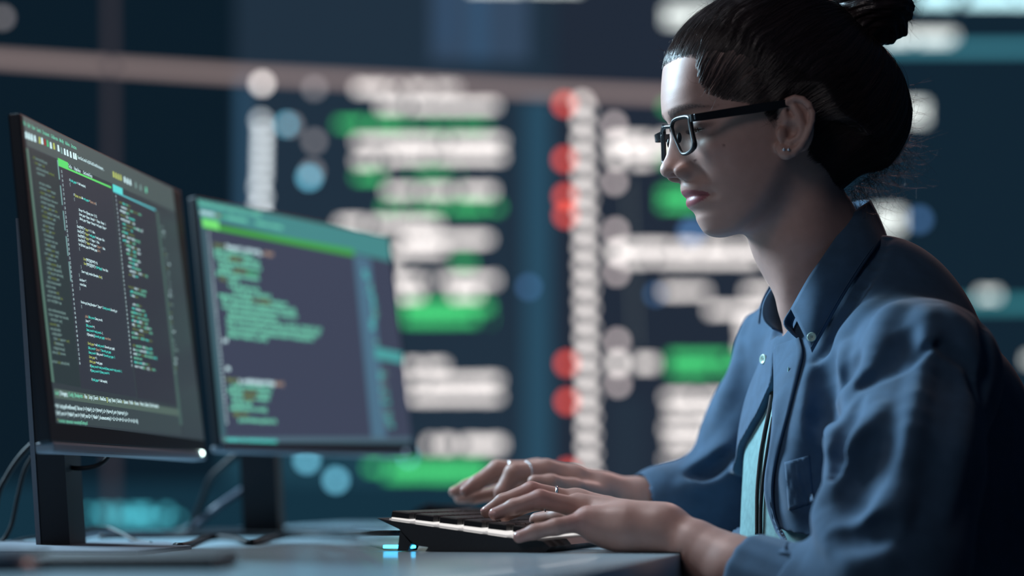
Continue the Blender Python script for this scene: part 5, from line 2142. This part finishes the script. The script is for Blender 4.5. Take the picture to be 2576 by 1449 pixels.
# button placket down the near front edge
left = [(1954, 872), (1949, 892), (1951, 970), (1945, 1088), (1929, 1194), (1929, 1257), (1953, 1331), (1985, 1390)]
right = [(2014, 852), (2022, 890), (2012, 939), (1988, 1037), (1961, 1135), (1947, 1221), (1951, 1292), (1970, 1343)]
LP = spline([np.array([x + 1, y, 0]) for x, y in left], 48)
RP = spline([np.array([x, y, 0]) for x, y in right], 48)
n = 46
gr = []
for i in range(n):
    a = LP[int(i * (len(LP) - 1) / (n - 1))]
    c = RP[int(i * (len(RP) - 1) / (n - 1))]
    row = []
    for t in np.linspace(0, 1, 7):
        p = a * (1 - t) + c * t
        row.append(march(SHIRT_BASE.value, p[0] + 2, p[1], 1.6, 2.6))
    gr.append(row)
gr = np.array(gr)
for _ in range(3):
    gr[1:-1] = (gr[:-2] + 2 * gr[1:-1] + gr[2:]) / 4
gr = gr + np.array([-0.0015, -0.0022, 0])
sheet('placket', gr, 0.0022, M_SHIRT, SHIRT_O, (-0.6, -0.8, 0))

# breast pocket
gr = []
for ty in np.linspace(0, 1, 16):
    row = []
    for tx in np.linspace(0, 1, 12):
        x = (1976 + tx * 62) + ty * 10
        y = 1163 - tx * 18 + ty * 120
        row.append(march(SHIRT.value, x, y, 1.6, 2.6))
    gr.append(row)
gr = np.array(gr)
for _ in range(2):
    gr[1:-1] = (gr[:-2] + 2 * gr[1:-1] + gr[2:]) / 4
sheet('pocket', gr + np.array([-0.0004, -0.0008, 0]), 0.0014, M_SHIRT, SHIRT_O, (-0.5, -0.8, 0))


def button(p, nrm, r):
    nrm = unit(nrm)
    s1 = unit(np.cross(nrm, [0, 0, 1.0]))
    s2 = np.cross(nrm, s1)
    b = MB()
    prof = [(0.0, 0.0011), (0.25, 0.0011), (0.55, 0.0013), (0.80, 0.0022), (0.93, 0.0020), (1.0, 0.0011), (0.95, 0.0)]
    N = 24
    vs, fs = [], []
    for rr, h in prof:
        for k in range(N):
            an = 2 * math.pi * k / N
            vs.append(p + nrm * h + r * max(rr, 0.01) * (math.cos(an) * s1 + math.sin(an) * s2))
    for i in range(len(prof) - 1):
        for k in range(N):
            k2 = (k + 1) % N
            fs.append((i * N + k, i * N + k2, (i + 1) * N + k2, (i + 1) * N + k))
    b.add(vs, fs)
    for k in range(4):
        an = math.pi / 4 + k * math.pi / 2
        b.ball(p + nrm * 0.0012 + 0.22 * r * (math.cos(an) * s1 + math.sin(an) * s2), r * 0.09, 8, 6, mi=1)
    return b.build('button', [M_BUTTON, M_CORD], SHIRT_O, True)


def leaf_point(px, py):
    """where the view line meets the near collar leaf"""
    best = None
    r = unit(ray(px, py))
    g = gridn.reshape(-1, 3) - CAM
    t = g @ r
    d = np.linalg.norm(g - t[:, None] * r, axis=1)
    w = np.exp(-(d / 0.006) ** 2)
    return CAM + r * (t * w).sum() / w.sum()


button(leaf_point(2041, 849) + np.array([0, -0.0035, 0]), (-0.30, -1, 0.1), 0.0046)
button(march(SHIRT.value, 1924, 904, 1.9, 2.6) + np.array([-0.001, -0.001, 0]), (-0.93, -0.55, 0.05), 0.0052)
h = march(SHIRT_BASE.value, 1986, 938, 1.6, 2.6) + np.array([-0.0015, -0.0052, 0])
b = MB()
b.ball(h, 0.0056, 12, 10, s=(0.20, 0.22, 1.0))
b.build('buttonhole', M_TEE, SHIRT_O, True)


# two dark cords hanging down the front of the pale top
def cord(pts):
    w = [march(TEE.value, x, y, 1.8, 2.5) + np.array([-0.0022, -0.0022, 0]) for x, y in pts]
    b = MB()
    b.tube(spline(w, 60), 0.0019, 8)
    b.build('drawstring', M_CORD, TEE_O, True)


cord([(1953, 945), (1947, 985), (1937, 1045), (1927, 1095), (1917, 1155), (1910, 1233), (1909, 1290), (1909, 1345)])
cord([(1950, 1049), (1938, 1120), (1925, 1206), (1919, 1272), (1918, 1345)])
